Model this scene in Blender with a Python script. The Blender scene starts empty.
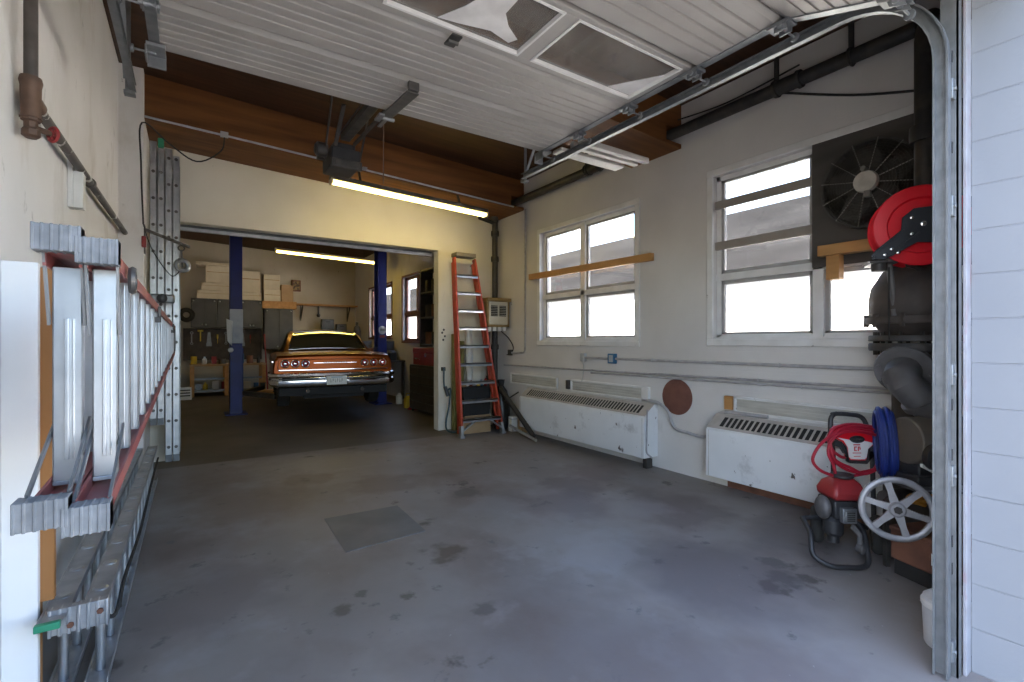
import bpy, bmesh, math, random
from math import sin, cos, pi, radians as R, sqrt
from mathutils import Vector as V, Matrix as M4, Euler

S = bpy.context.scene
C = S.collection

# ------------------------------------------------------------------ camera
cam_d = bpy.data.cameras.new('camera'); cam = bpy.data.objects.new('camera', cam_d); C.objects.link(cam)
cam.location = (0, 0, 1.5); cam.rotation_euler = (R(90), 0, R(-33.5))
cam_d.sensor_width = 36; cam_d.lens = 17.016; cam_d.clip_start = .05; cam_d.clip_end = 300
S.camera = cam

# ------------------------------------------------------------------ sky, sun, exposure
W = bpy.data.worlds.new('sky'); S.world = W; W.use_nodes = True
nt = W.node_tree; bg = nt.nodes['Background']
sky = nt.nodes.new('ShaderNodeTexSky'); sky.sky_type = 'NISHITA'; sky.sun_disc = False
sky.sun_elevation = R(48); sky.sun_rotation = R(-65); sky.air_density = 1.0; sky.dust_density = 2.2; sky.ozone_density = 1.3
nt.links.new(sky.outputs[0], bg.inputs[0]); bg.inputs[1].default_value = 0.30
sun_d = bpy.data.lights.new('sun', 'SUN'); sun_d.energy = 14; sun_d.angle = R(.6); sun_d.color = (1, .93, .84)
sun = bpy.data.objects.new('sun', sun_d); C.objects.link(sun)
_d = V((-cos(R(48)) * cos(R(20)), cos(R(48)) * sin(R(20)), sin(R(48))))      # towards the sun: west, high
sun.rotation_euler = _d.to_track_quat('Z', 'Y').to_euler(); sun.location = (-10, 5, 20)

vs = S.view_settings
S.display_settings.display_device = 'sRGB'
vs.view_transform = 'Standard'; vs.look = 'None'; vs.gamma = 1; vs.use_curve_mapping = False
vs.exposure = 2.5
S.cycles.max_bounces = 10; S.cycles.diffuse_bounces = 6; S.cycles.glossy_bounces = 4; S.cycles.transparent_max_bounces = 12
S.cycles.caustics_reflective = False; S.cycles.caustics_refractive = False
S.cycles.sample_clamp_indirect = 6
S.cycles.use_denoising = True

# ------------------------------------------------------------------ materials
def _n(nt, t, **k):
    n = nt.nodes.new(t)
    for a, b in k.items(): setattr(n, a, b)
    return n
def srgb(*c):
    return tuple(((x / 255) / 12.92 if x <= 10 else (((x / 255) + .055) / 1.055) ** 2.4) for x in c) + (1,)
def mat(name, c, c2=None, rough=.7, metal=0, scale=6, lo=.4, hi=.68, bump=0, bscale=None, stretch=(1, 1, 1), coat=0, spec=.5, detail=6):
    m = bpy.data.materials.new(name); m.use_nodes = True; t = m.node_tree; p = t.nodes['Principled BSDF']
    p.inputs['Roughness'].default_value = rough; p.inputs['Metallic'].default_value = metal
    p.inputs['Coat Weight'].default_value = coat; p.inputs['Specular IOR Level'].default_value = spec
    c = tuple(c) if len(c) == 4 else tuple(c) + (1,)
    c2 = c if c2 is None else (tuple(c2) if len(c2) == 4 else tuple(c2) + (1,))
    tc = _n(t, 'ShaderNodeTexCoord'); mp = _n(t, 'ShaderNodeMapping'); mp.inputs['Scale'].default_value = stretch
    t.links.new(tc.outputs['Object'], mp.inputs[0])
    nz = _n(t, 'ShaderNodeTexNoise'); nz.inputs['Scale'].default_value = scale; nz.inputs['Detail'].default_value = detail
    t.links.new(mp.outputs[0], nz.inputs['Vector'])
    rp = _n(t, 'ShaderNodeValToRGB'); rp.color_ramp.elements[0].position = lo; rp.color_ramp.elements[1].position = hi
    rp.color_ramp.elements[0].color = c; rp.color_ramp.elements[1].color = c2
    t.links.new(nz.outputs[0], rp.inputs[0]); t.links.new(rp.outputs[0], p.inputs['Base Color'])
    if bump:
        b = _n(t, 'ShaderNodeBump'); b.inputs['Strength'].default_value = bump; b.inputs['Distance'].default_value = .01
        nb = _n(t, 'ShaderNodeTexNoise'); nb.inputs['Scale'].default_value = bscale or scale * 5; nb.inputs['Detail'].default_value = 4
        t.links.new(mp.outputs[0], nb.inputs['Vector']); t.links.new(nb.outputs[0], b.inputs['Height']); t.links.new(b.outputs[0], p.inputs['Normal'])
    m['base'] = 1
    return m
def overlay(m, col, scale, lo, hi, stretch=(1, 1, 1), offset=(0, 0, 0), detail=5, rough=None):
    """a second layer of stains or chips of its own colour over a mat()"""
    t = m.node_tree; p = t.nodes['Principled BSDF']
    src = p.inputs['Base Color'].links[0].from_socket
    tc = _n(t, 'ShaderNodeTexCoord'); mp = _n(t, 'ShaderNodeMapping'); mp.inputs['Scale'].default_value = stretch; mp.inputs['Location'].default_value = offset
    nz = _n(t, 'ShaderNodeTexNoise'); nz.inputs['Scale'].default_value = scale; nz.inputs['Detail'].default_value = detail; nz.inputs['Roughness'].default_value = .62
    rp = _n(t, 'ShaderNodeValToRGB'); rp.color_ramp.elements[0].position = lo; rp.color_ramp.elements[1].position = hi
    mx = _n(t, 'ShaderNodeMix', data_type='RGBA')
    t.links.new(tc.outputs['Object'], mp.inputs[0]); t.links.new(mp.outputs[0], nz.inputs['Vector']); t.links.new(nz.outputs[0], rp.inputs[0])
    t.links.new(rp.outputs[0], mx.inputs[0]); t.links.new(src, mx.inputs[6]); mx.inputs[7].default_value = tuple(col) + ((1,) if len(col) == 3 else ())
    t.links.new(mx.outputs[2], p.inputs['Base Color'])
    return m
def emit(name, c, s):
    m = bpy.data.materials.new(name); m.use_nodes = True; p = m.node_tree.nodes['Principled BSDF']
    p.inputs['Base Color'].default_value = (.8, .8, .8, 1); p.inputs['Emission Color'].default_value = tuple(c) + (1,); p.inputs['Emission Strength'].default_value = s
    return m
def glass(name, dirt=(.5, .5, .48), amount=.12, gloss=.06):
    m = bpy.data.materials.new(name); m.use_nodes = True; t = m.node_tree; t.nodes.remove(t.nodes['Principled BSDF'])
    out = t.nodes['Material Output']
    tr = _n(t, 'ShaderNodeBsdfTransparent'); gl = _n(t, 'ShaderNodeBsdfGlossy'); gl.inputs['Roughness'].default_value = .03
    df = _n(t, 'ShaderNodeBsdfDiffuse'); df.inputs[0].default_value = tuple(dirt) + (1,)
    nz = _n(t, 'ShaderNodeTexNoise'); nz.inputs['Scale'].default_value = 3; nz.inputs['Detail'].default_value = 7
    tc = _n(t, 'ShaderNodeTexCoord'); t.links.new(tc.outputs['Object'], nz.inputs['Vector'])
    mr = _n(t, 'ShaderNodeMapRange'); mr.inputs[1].default_value = .3; mr.inputs[2].default_value = .75; mr.inputs[3].default_value = amount * .5; mr.inputs[4].default_value = amount * 1.6
    t.links.new(nz.outputs[0], mr.inputs[0])
    a = _n(t, 'ShaderNodeMixShader'); t.links.new(mr.outputs[0], a.inputs[0]); t.links.new(tr.outputs[0], a.inputs[1]); t.links.new(df.outputs[0], a.inputs[2])
    b = _n(t, 'ShaderNodeMixShader'); b.inputs[0].default_value = gloss; t.links.new(a.outputs[0], b.inputs[1]); t.links.new(gl.outputs[0], b.inputs[2])
    t.links.new(b.outputs[0], out.inputs[0])
    return m

# walls: painted block / plaster with grime of its own
def wall_mat(name, c, c2, joints=True, bump=.12):
    m = mat(name, c, c2, rough=.85, scale=1.3, lo=.35, hi=.75, bump=bump, bscale=60, spec=.25)
    overlay(m, (.25, .21, .17), 2.2, .66, .92, (1, 1, .35))
    overlay(m, (.12, .1, .085), 9, .72, .76, (1, 1, .8), (3, 2, 1))
    if joints:
        t = m.node_tree; p = t.nodes['Principled BSDF']
        tc = _n(t, 'ShaderNodeTexCoord'); sp = _n(t, 'ShaderNodeSeparateXYZ'); t.links.new(tc.outputs['Object'], sp.inputs[0])
        sh = _n(t, 'ShaderNodeMath', operation='ADD'); t.links.new(sp.outputs[0], sh.inputs[0]); sh.inputs[1].default_value = .1
        ad = _n(t, 'ShaderNodeMath', operation='ADD'); t.links.new(sh.outputs[0], ad.inputs[0]); t.links.new(sp.outputs[1], ad.inputs[1])
        cb = _n(t, 'ShaderNodeCombineXYZ'); t.links.new(ad.outputs[0], cb.inputs[0]); t.links.new(sp.outputs[2], cb.inputs[1])
        br = _n(t, 'ShaderNodeTexBrick'); br.inputs['Scale'].default_value = 1; br.inputs['Brick Width'].default_value = .4; br.inputs['Row Height'].default_value = .2
        br.inputs['Mortar Size'].default_value = .004; br.inputs['Mortar Smooth'].default_value = .4
        t.links.new(cb.outputs[0], br.inputs[0])
        b2 = _n(t, 'ShaderNodeBump', invert=True); b2.inputs['Strength'].default_value = .35 if joints is True else joints; b2.inputs['Distance'].default_value = .006
        t.links.new(br.outputs['Fac'], b2.inputs['Height'])
        if p.inputs['Normal'].links: t.links.new(p.inputs['Normal'].links[0].from_socket, b2.inputs['Normal'])
        t.links.new(b2.outputs[0], p.inputs['Normal'])
    return m
MW = wall_mat('wall_paint', (.64, .615, .585), (.55, .525, .50), .18)
MWL = wall_mat('left_wall_paint', (.76, .74, .72), (.66, .64, .61), False)
overlay(MWL, (.42, .36, .28), 2.0, .55, .95, (1, 1.2, .6), (5, 1, 0))
overlay(MWL, (.18, .15, .13), 5, .66, .8, (1, 1, .6), (2, 7, 3))
MWB = wall_mat('cream_wall_paint', (.72, .68, .59), (.64, .59, .49), .12)
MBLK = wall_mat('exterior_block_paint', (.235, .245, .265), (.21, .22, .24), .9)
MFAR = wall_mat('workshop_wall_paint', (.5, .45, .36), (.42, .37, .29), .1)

MFLOOR = mat('sealed_concrete', (.18, .163, .153), (.245, .224, .212), rough=.5, scale=1.1, lo=.3, hi=.72, bump=.06, bscale=40, spec=.35)
overlay(MFLOOR, (.14, .108, .095), .9, .48, .74, (1, .8, 1), (2, 5, 0))
overlay(MFLOOR, (.27, .262, .262), 1.7, .56, .8, (1, 1, 1), (7, 1, 0))
overlay(MFLOOR, (.085, .072, .065), 2.2, .645, .70, (1, 1, 1), (1.3, 9.2, 0))
overlay(MFLOOR, (.12, .112, .11), 5.5, .64, .70, (1, 1, 1), (11, 3, 0))
overlay(MFLOOR, (.36, .35, .35), 18, .72, .75, (1, 1, 1), (4, 4, 0))
def spot(m, x, y, r, col, seed, amount=.85):
    """one stain of its own ragged shape at floor coordinates x, y of the object"""
    t = m.node_tree; p = t.nodes['Principled BSDF']; src = p.inputs['Base Color'].links[0].from_socket
    tc = _n(t, 'ShaderNodeTexCoord'); mp = _n(t, 'ShaderNodeMapping'); mp.inputs['Location'].default_value = (-x, -y, 0); mp.inputs['Scale'].default_value = (1, 1, 0)
    nz = _n(t, 'ShaderNodeTexNoise'); nz.inputs['Scale'].default_value = 2.2 / r * .6; nz.inputs['Detail'].default_value = 5
    ln = _n(t, 'ShaderNodeVectorMath', operation='LENGTH'); md = _n(t, 'ShaderNodeMath', operation='MULTIPLY_ADD')
    t.links.new(tc.outputs['Object'], mp.inputs[0]); t.links.new(mp.outputs[0], ln.inputs[0]); t.links.new(tc.outputs['Object'], nz.inputs['Vector'])
    t.links.new(nz.outputs[0], md.inputs[0]); md.inputs[1].default_value = r * 1.8; md.inputs[2].default_value = -r * .9
    ad = _n(t, 'ShaderNodeMath', operation='ADD'); t.links.new(ln.outputs['Value'], ad.inputs[0]); t.links.new(md.outputs[0], ad.inputs[1])
    mr = _n(t, 'ShaderNodeMapRange'); mr.inputs[1].default_value = r * .55; mr.inputs[2].default_value = r; mr.inputs[3].default_value = amount; mr.inputs[4].default_value = 0
    t.links.new(ad.outputs[0], mr.inputs[0])
    mx = _n(t, 'ShaderNodeMix', data_type='RGBA'); t.links.new(mr.outputs[0], mx.inputs[0]); t.links.new(src, mx.inputs[6]); mx.inputs[7].default_value = tuple(col) + (1,)
    t.links.new(mx.outputs[2], p.inputs['Base Color'])
for x, y, r, c_ in ((-.47, -.58, .17, (.075, .055, .045)), (-1.30, -.92, .07, (.09, .075, .065)), (-1.15, -.80, .05, (.09, .08, .07)), (-.93, -.98, .05, (.08, .07, .06)), (-.62, -1.35, .08, (.10, .085, .08)), (1.12, -2.1, .13, (.07, .065, .065)), (1.30, -1.92, .10, (.07, .065, .065)),
                    (-.3, 1.3, .45, (.12, .085, .072)), (.75, -1.75, .75, (.10, .078, .085)), (1.6, -.9, .6, (.105, .076, .078)), (2.0, -1.9, .6, (.10, .085, .09)), (1.3, .2, .35, (.11, .078, .078)), (.1, -2.7, .5, (.15, .12, .12)), (.9, -.2, .6, (.13, .10, .105)), (-.9, 1.9, .3, (.13, .10, .085)), (.25, .55, .18, (.10, .085, .08)), (-1.9, -.4, .5, (.15, .125, .12)), (-1.6, 1.4, .5, (.16, .125, .105)), (1.9, .4, .4, (.14, .105, .105)), (-.2, -2.2, .5, (.15, .125, .12)), (.3, .1, .3, (.25, .235, .23)), (.4, -1.2, .35, (.25, .235, .235)), (1.4, -.7, .3, (.25, .235, .235))):  # widest patch, right front: purple-brown dirt, also darkened to offset the doorway light
    spot(MFLOOR, x, y, r, c_, 0, .8 if r < .2 else .55)
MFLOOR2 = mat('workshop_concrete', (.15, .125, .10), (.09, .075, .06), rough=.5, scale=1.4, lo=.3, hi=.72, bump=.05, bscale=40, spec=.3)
MASPH = mat('concrete_apron', (.13, .13, .13), (.10, .10, .10), rough=.9, scale=3)
def wood(name, c, c2, stretch, scale=4, rough=.65):
    m = mat(name, c, c2, rough=rough, scale=scale, lo=.3, hi=.7, bump=.15, bscale=scale * 3, stretch=stretch, spec=.3)
    return m
MBEAM = wood('beam_timber', (.21, .082, .022), (.10, .036, .010), (.25, 3, 3), 3.2)
MDECK = wood('roof_deck_timber', (.075, .032, .014), (.04, .018, .009), (.3, 5, 2), 3)
MPINE = wood('pine_stud', (.50, .27, .10), (.36, .18, .06), (3, .4, 3), 4)
MPLY = wood('plywood', (.42, .2, .07), (.28, .12, .04), (1, 2, .3), 4)
MWHITEWOOD = mat('white_painted_wood', (.92, .91, .90), (.87, .86, .85), rough=.55, scale=2.5)
overlay(MWHITEWOOD, (.25, .22, .19), 14, .74, .78)
MWHITE = mat('white_paint', (.72, .71, .69), (.62, .61, .58), rough=.5, scale=5)
overlay(MWHITE, (.2, .17, .14), 12, .7, .75)
MDOORP = mat('door_panel_paint', (.36, .34, .315), (.31, .29, .268), rough=.5, scale=2)
overlay(MDOORP, (.3, .27, .24), 3, .62, .85, (1, 3, 1))
MALU = mat('aluminium', (.47, .485, .505), (.37, .385, .405), rough=.36, metal=.85, scale=9)
MALUD = mat('dull_aluminium', (.45, .46, .48), (.33, .34, .36), rough=.48, metal=.75, scale=9)
MGALV = mat('galvanised_steel', (.25, .26, .27), (.19, .2, .21), rough=.45, metal=.7, scale=14)
overlay(MGALV, (.22, .17, .13), 8, .68, .8)
MRIB = mat('grey_rubber_tread', (.16, .165, .17), (.24, .245, .25), rough=.8, scale=18)
MRED = mat('red_fibreglass', (.27, .06, .055), (.24, .10, .09), rough=.5, scale=8)
MORANGE = mat('orange_fibreglass', (.47, .062, .028), (.38, .052, .026), rough=.45, scale=6)
MGREEN = mat('green_plastic', (.03, .26, .14), rough=.5)
MSTEEL = mat('dark_steel', (.06, .058, .055), (.1, .09, .08), rough=.5, metal=.5, scale=12)
MPIPE = mat('black_iron_pipe', (.035, .033, .032), (.065, .055, .048), rough=.55, metal=.3, scale=10)
MPIPEW = mat('worn_steel_pipe', (.065, .055, .05), (.10, .085, .075), rough=.5, metal=.3, scale=10)
overlay(MPIPEW, (.6, .58, .55), 9, .60, .63, (1, 1, .35))
MBRONZE = mat('rusty_bronze', (.13, .075, .05), (.08, .048, .035), rough=.6, metal=.4, scale=14)
MBLACK = mat('black_plastic', (.018, .018, .02), (.03, .03, .032), rough=.5)
MRUB = mat('black_rubber', (.02, .02, .02), (.035, .033, .03), rough=.85)
MREDP = mat('red_enamel', (.72, .010, .022), (.62, .010, .02), rough=.3, scale=3)
MREDDULL = mat('faded_red_plastic', (.28, .018, .02), (.19, .022, .024), rough=.5, scale=8)
MBLUE = mat('blue_enamel', (.008, .018, .17), (.007, .014, .12), rough=.5, scale=3)
MBLUEH = mat('blue_hose', (.012, .028, .17), (.01, .024, .12), rough=.4)
MREDH = mat('red_hose', (.36, .012, .03), (.3, .012, .025), rough=.45)
MCONDUIT = mat('painted_conduit', (.42, .41, .41), (.32, .31, .31), rough=.55, scale=12)
MHEAT = mat('heater_enamel', (.74, .75, .75), (.68, .69, .69), rough=.42, scale=2)
overlay(MHEAT, (.12, .1, .09), 11, .66, .68, (1, 1, .7), (2, 2, 5))
overlay(MHEAT, (.3, .29, .28), 3, .6, .8, (1, 1, 1), (8, 2, 5))
MGRILLE = mat('heater_grille_paint', (.47, .43, .39), (.38, .35, .31), rough=.6, scale=8)
MDARK = mat('dark_recess', (.018, .0175, .017), rough=.8)
MSASH = mat('darkened_sash_paint', (.38, .37, .35), (.3, .29, .27), rough=.7, scale=6)  # white sash paint, darkened in colour to hold down daylight on the stiles
MLOUV = mat('louver_panel', (.54, .52, .46), (.42, .40, .35), rough=.7, scale=5, stretch=(1, .6, 4))
MDISC = mat('rust_brown_plate', (.17, .07, .048), (.13, .05, .036), rough=.7, scale=9)
MRUST = mat('rusty_brown_board', (.2, .085, .05), (.13, .055, .035), rough=.8, scale=7)
MBOX = mat('outlet_box_grey', (.42, .43, .43), rough=.5)
MBLUEBOX = mat('blue_outlet_box', (.04, .14, .26), rough=.5)
MCREAM = mat('cream_enamel', (.56, .52, .42), (.5, .46, .36), rough=.5, scale=5)
MCARD = mat('cardboard', (.42, .28, .15), (.35, .22, .11), rough=.9, scale=5)
MCARDW = mat('pale_cardboard', (.62, .54, .40), (.54, .46, .33), rough=.9, scale=3)
MCAB = mat('grey_cabinet_paint', (.085, .087, .087), (.06, .062, .062), rough=.5, scale=3)
MCHROME = mat('chrome', (.85, .85, .86), rough=.08, metal=1)
MCAR = mat('orange_metallic_paint', (.165, .036, .004), (.14, .03, .0035), rough=.3, metal=.85, coat=.12, scale=200)
MCARGL = mat('car_window_glass', (.05, .05, .04), rough=.05, spec=.8, coat=.5)
MLENS = mat('red_tail_lens', (.3, .02, .02), rough=.2, coat=.5)
MYEL = mat('yellow_plastic', (.6, .42, .03), (.5, .34, .03), rough=.5)
MTUBE = emit('warm_tube_front', (1, .77, .2), 3.8)
MTUBE2 = emit('warm_tube_rear', (1, .70, .13), 4.5)
MGL = glass('window_glass', (.55, .55, .53), .025)
MGLD = glass('dusty_door_glass', (.36, .32, .28), .3, .05)
MSHEET = mat('torn_plastic_sheet', (.78, .76, .74), (.6, .58, .56), rough=.5, scale=6)
MGREY = mat('grey_cast_iron', (.12, .115, .115), (.085, .08, .08), rough=.55, metal=.2, scale=9)
MVALVE = mat('dark_brown_cast_iron', (.07, .055, .047), (.045, .037, .033), rough=.65, metal=.2, scale=7)
MSILV = mat('silver_painted_iron', (.33, .33, .35), (.24, .24, .255), rough=.45, metal=.45, scale=10)
MBRIST = mat('grey_bristles', (.4, .39, .37), (.28, .27, .26), rough=.95, scale=60, stretch=(4, 4, .5))
MFAN = mat('fan_guard_wire', (.06, .056, .05), (.085, .08, .07), rough=.6, metal=.4)
MFANL = mat('fan_spoke_steel', (.22, .21, .19), rough=.55, metal=.5)
MPANEL = mat('grimy_plywood_panel', (.075, .066, .058), (.05, .044, .038), rough=.8, scale=3, stretch=(1, .5, 2))

# ------------------------------------------------------------------ mesh builder
ORIG = {}
class MB:
    def __init__(s): s.v = []; s.f = []
    def add(s, vs, fs):
        o = len(s.v); s.v += [V(p) for p in vs]; s.f += [[i + o for i in f] for f in fs]; return s
    def box(s, x0, x1, y0, y1, z0, z1):
        x0, x1 = min(x0, x1), max(x0, x1); y0, y1 = min(y0, y1), max(y0, y1); z0, z1 = min(z0, z1), max(z0, z1)
        return s.add([(x0, y0, z0), (x1, y0, z0), (x1, y1, z0), (x0, y1, z0), (x0, y0, z1), (x1, y0, z1), (x1, y1, z1), (x0, y1, z1)],
                     [(0, 3, 2, 1), (4, 5, 6, 7), (0, 1, 5, 4), (1, 2, 6, 5), (2, 3, 7, 6), (3, 0, 4, 7)])
    def bar(s, a, b, w, h, up=(0, 0, 1)):
        a, b = V(a), V(b); d = (b - a).normalized(); u = V(up)
        x = d.cross(u)
        if x.length < 1e-4: x = d.cross(V((1, 0, 0)))
        x.normalize(); u = x.cross(d).normalized(); x *= w / 2; u *= h / 2
        return s.add([a - x - u, a + x - u, a + x + u, a - x + u, b - x - u, b + x - u, b + x + u, b - x + u],
                     [(0, 1, 2, 3), (7, 6, 5, 4), (0, 4, 5, 1), (1, 5, 6, 2), (2, 6, 7, 3), (3, 7, 4, 0)])
    def cyl(s, a, b, r, r2=None, n=16, cap=True):
        a, b = V(a), V(b); r2 = r if r2 is None else r2; d = (b - a).normalized()
        x = d.orthogonal().normalized(); y = d.cross(x); vs = []
        for i in range(n):
            t = 2 * pi * i / n; q = x * cos(t) + y * sin(t); vs += [a + q * r, b + q * r2]
        fs = [(2 * i, 2 * ((i + 1) % n), 2 * ((i + 1) % n) + 1, 2 * i + 1) for i in range(n)]
        if cap: fs += [tuple(2 * i for i in reversed(range(n))), tuple(2 * i + 1 for i in range(n))]
        return s.add(vs, fs)
    def tube(s, pts, r, n=8, closed=False, flat=1):
        pts = [V(p) for p in pts]; N = len(pts); vs = []; prev = None
        for i, p in enumerate(pts):
            if closed: d = pts[(i + 1) % N] - pts[i - 1]
            else: d = pts[min(i + 1, N - 1)] - pts[max(i - 1, 0)]
            d.normalize()
            x = d.orthogonal() if prev is None else prev - d * prev.dot(d)
            if x.length < 1e-5: x = d.orthogonal()
            x.normalize(); prev = x; y = d.cross(x)
            vs += [p + (x * cos(2 * pi * k / n) + y * sin(2 * pi * k / n) * flat) * r for k in range(n)]
        fs = []
        for i in range(N if closed else N - 1):
            j = (i + 1) % N
            fs += [(i * n + k, i * n + (k + 1) % n, j * n + (k + 1) % n, j * n + k) for k in range(n)]
        if not closed: fs += [tuple(reversed(range(n))), tuple((N - 1) * n + k for k in range(n))]
        return s.add(vs, fs)
    def lathe(s, prof, o, axis=(0, 0, 1), n=24):
        o = V(o); d = V(axis).normalized(); x = d.orthogonal().normalized(); y = d.cross(x); vs = []
        for (r, z) in prof:
            r = max(r, 1e-4)
            vs += [o + d * z + (x * cos(2 * pi * k / n) + y * sin(2 * pi * k / n)) * r for k in range(n)]
        fs = []
        for i in range(len(prof) - 1):
            fs += [(i * n + k, i * n + (k + 1) % n, (i + 1) * n + (k + 1) % n, (i + 1) * n + k) for k in range(n)]
        fs += [tuple(reversed(range(n))), tuple((len(prof) - 1) * n + k for k in range(n))]
        return s.add(vs, fs)
    def torus(s, o, axis, r, a, n=32, k=8, flat=1):
        o = V(o); d = V(axis).normalized(); x = d.orthogonal().normalized(); y = d.cross(x); vs = []
        for i in range(n):
            q = x * cos(2 * pi * i / n) + y * sin(2 * pi * i / n)
            vs += [o + q * (r + a * cos(2 * pi * j / k)) + d * a * flat * sin(2 * pi * j / k) for j in range(k)]
        return s.add(vs, [(i * k + j, i * k + (j + 1) % k, ((i + 1) % n) * k + (j + 1) % k, ((i + 1) % n) * k + j) for i in range(n) for j in range(k)])
    def ball(s, o, r, n=16, m=10):
        r = r if hasattr(r, '__len__') else (r, r, r); vs = []
        for i in range(m + 1):
            t = pi * i / m
            vs += [(o[0] + r[0] * max(sin(t), 1e-3) * cos(2 * pi * k / n), o[1] + r[1] * max(sin(t), 1e-3) * sin(2 * pi * k / n), o[2] + r[2] * cos(t)) for k in range(n)]
        fs = [(i * n + k, (i + 1) * n + k, (i + 1) * n + (k + 1) % n, i * n + (k + 1) % n) for i in range(m) for k in range(n)]
        return s.add(vs, fs)
    def prism(s, poly, ax, a, b):
        """poly of 2-D points, extruded along axis ax from a to b (remaining axes in x, y, z order)"""
        def P(p, t):
            q = list(p); q.insert('xyz'.index(ax), t); return q
        n = len(poly)
        return s.add([P(p, a) for p in poly] + [P(p, b) for p in poly],
                     [tuple(range(n)), tuple(reversed(range(n, 2 * n)))] + [(i, i + n, (i + 1) % n + n, (i + 1) % n) for i in range(n)])
    def loft(s, rings, cap=True):
        n = len(rings[0]); vs = [p for r in rings for p in r]
        fs = [(i * n + k, i * n + (k + 1) % n, (i + 1) * n + (k + 1) % n, (i + 1) * n + k) for i in range(len(rings) - 1) for k in range(n)]
        if cap: fs += [tuple(reversed(range(n))), tuple((len(rings) - 1) * n + k for k in range(n))]
        return s.add(vs, fs)
    def move(s, m):
        s.v = [m @ p for p in s.v]; return s
    def build(s, name, m, parent=None, bevel=0, label=None, smooth=True, angle=35):
        root = parent
        if parent is not None: o = ORIG[parent.name]
        else:
            xs = [p.x for p in s.v]; ys = [p.y for p in s.v]; zs = [p.z for p in s.v]
            o = V(((min(xs) + max(xs)) / 2, (min(ys) + max(ys)) / 2, min(zs)))
        me = bpy.data.meshes.new(name); me.from_pydata([p - o for p in s.v], [], s.f)
        bm = bmesh.new(); bm.from_mesh(me); bmesh.ops.recalc_face_normals(bm, faces=bm.faces); bm.to_mesh(me); bm.free()
        if smooth:
            for p in me.polygons: p.use_smooth = True
            me.set_sharp_from_angle(angle=R(angle))
        me.materials.append(m)
        ob = bpy.data.objects.new(name, me); C.objects.link(ob)
        if parent is not None: ob.parent = parent
        else: ob.location = o
        ORIG[ob.name] = o
        if bevel:
            b = ob.modifiers.new('bevel', 'BEVEL'); b.width = bevel; b.segments = 2; b.limit_method = 'ANGLE'; b.angle_limit = R(40)
        if label: ob['label'] = label
        return ob
def tag(o, label, cat, group=None, kind=None):
    o['label'] = label
    if cat: o['category'] = cat
    if group: o['group'] = group
    if kind: o['kind'] = kind
    return o
def struct(o, label=None):
    o['kind'] = 'structure'
    if label: o['label'] = label
    return o
def thing(name, label, cat, loc, group=None, rotz=None):
    """an Empty at the thing's base; its parts are given in world coordinates, or, with rotz, in its own"""
    o = bpy.data.objects.new(name, None); o.empty_display_size = .1; C.objects.link(o); o.location = loc
    ORIG[o.name] = V(loc) if rotz is None else V((0, 0, 0))
    if rotz is not None: o.rotation_euler = (0, 0, rotz)
    return tag(o, label, cat, group)
def dup(root, loc, label=None, rotz=None):
    def cp(o, par):
        c = o.copy(); C.objects.link(c); c.parent = par
        for ch in [x for x in C.objects if x.parent == o]: cp(ch, c)
        return c
    r = cp(root, None); r.location = loc
    if rotz is not None: r.rotation_euler = (0, 0, rotz)
    if label: r['label'] = label
    return r
B = MB

# ================================================================== THE SETTING
XL, XR, YB, YF = -.64, 4.62, 7.45, 16.6
def zdeck(x): return 4.42 - .051 * (x + .45)
def zbeam(x): return 3.93 - .05 * (x + .45)
def wall_with_holes(name, m, ax, p0, p1, u0, u1, z0, z1, holes):
    """wall slab between planes p0 and p1 of axis ax, running u0..u1 and z0..z1, with rectangular holes (u0,u1,z0,z1)"""
    us = sorted({u0, u1} | {h[i] for h in holes for i in (0, 1)}); zs = sorted({z0, z1} | {h[i] for h in holes for i in (2, 3)})
    def solid(i, j):
        if not (0 <= i < len(us) - 1 and 0 <= j < len(zs) - 1): return False
        a, b = (us[i] + us[i + 1]) / 2, (zs[j] + zs[j + 1]) / 2
        return not any(h[0] < a < h[1] and h[2] < b < h[3] for h in holes)
    b = B()
    def P(p, u, z): return (p, u, z) if ax == 'x' else (u, p, z)
    for i in range(len(us) - 1):
        for j in range(len(zs) - 1):
            if not solid(i, j): continue
            a0, a1, c0, c1 = us[i], us[i + 1], zs[j], zs[j + 1]
            for p in (p0, p1): b.add([P(p, a0, c0), P(p, a1, c0), P(p, a1, c1), P(p, a0, c1)], [(0, 1, 2, 3)])
            for (di, dj, q) in ((-1, 0, [(a0, c0), (a0, c1)]), (1, 0, [(a1, c0), (a1, c1)]), (0, -1, [(a0, c0), (a1, c0)]), (0, 1, [(a0, c1), (a1, c1)])):
                if not solid(i + di, j + dj):
                    b.add([P(p0, *q[0]), P(p0, *q[1]), P(p1, *q[1]), P(p1, *q[0])], [(0, 1, 2, 3)])
    v = []; idx = {}; mp = []
    for p in b.v:
        k = tuple(round(c, 5) for c in p)
        if k not in idx: idx[k] = len(v); v.append(p)
        mp.append(idx[k])
    b.v = v; b.f = [[mp[i] for i in f] for f in b.f]
    return struct(b.build(name, m, smooth=False))

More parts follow.
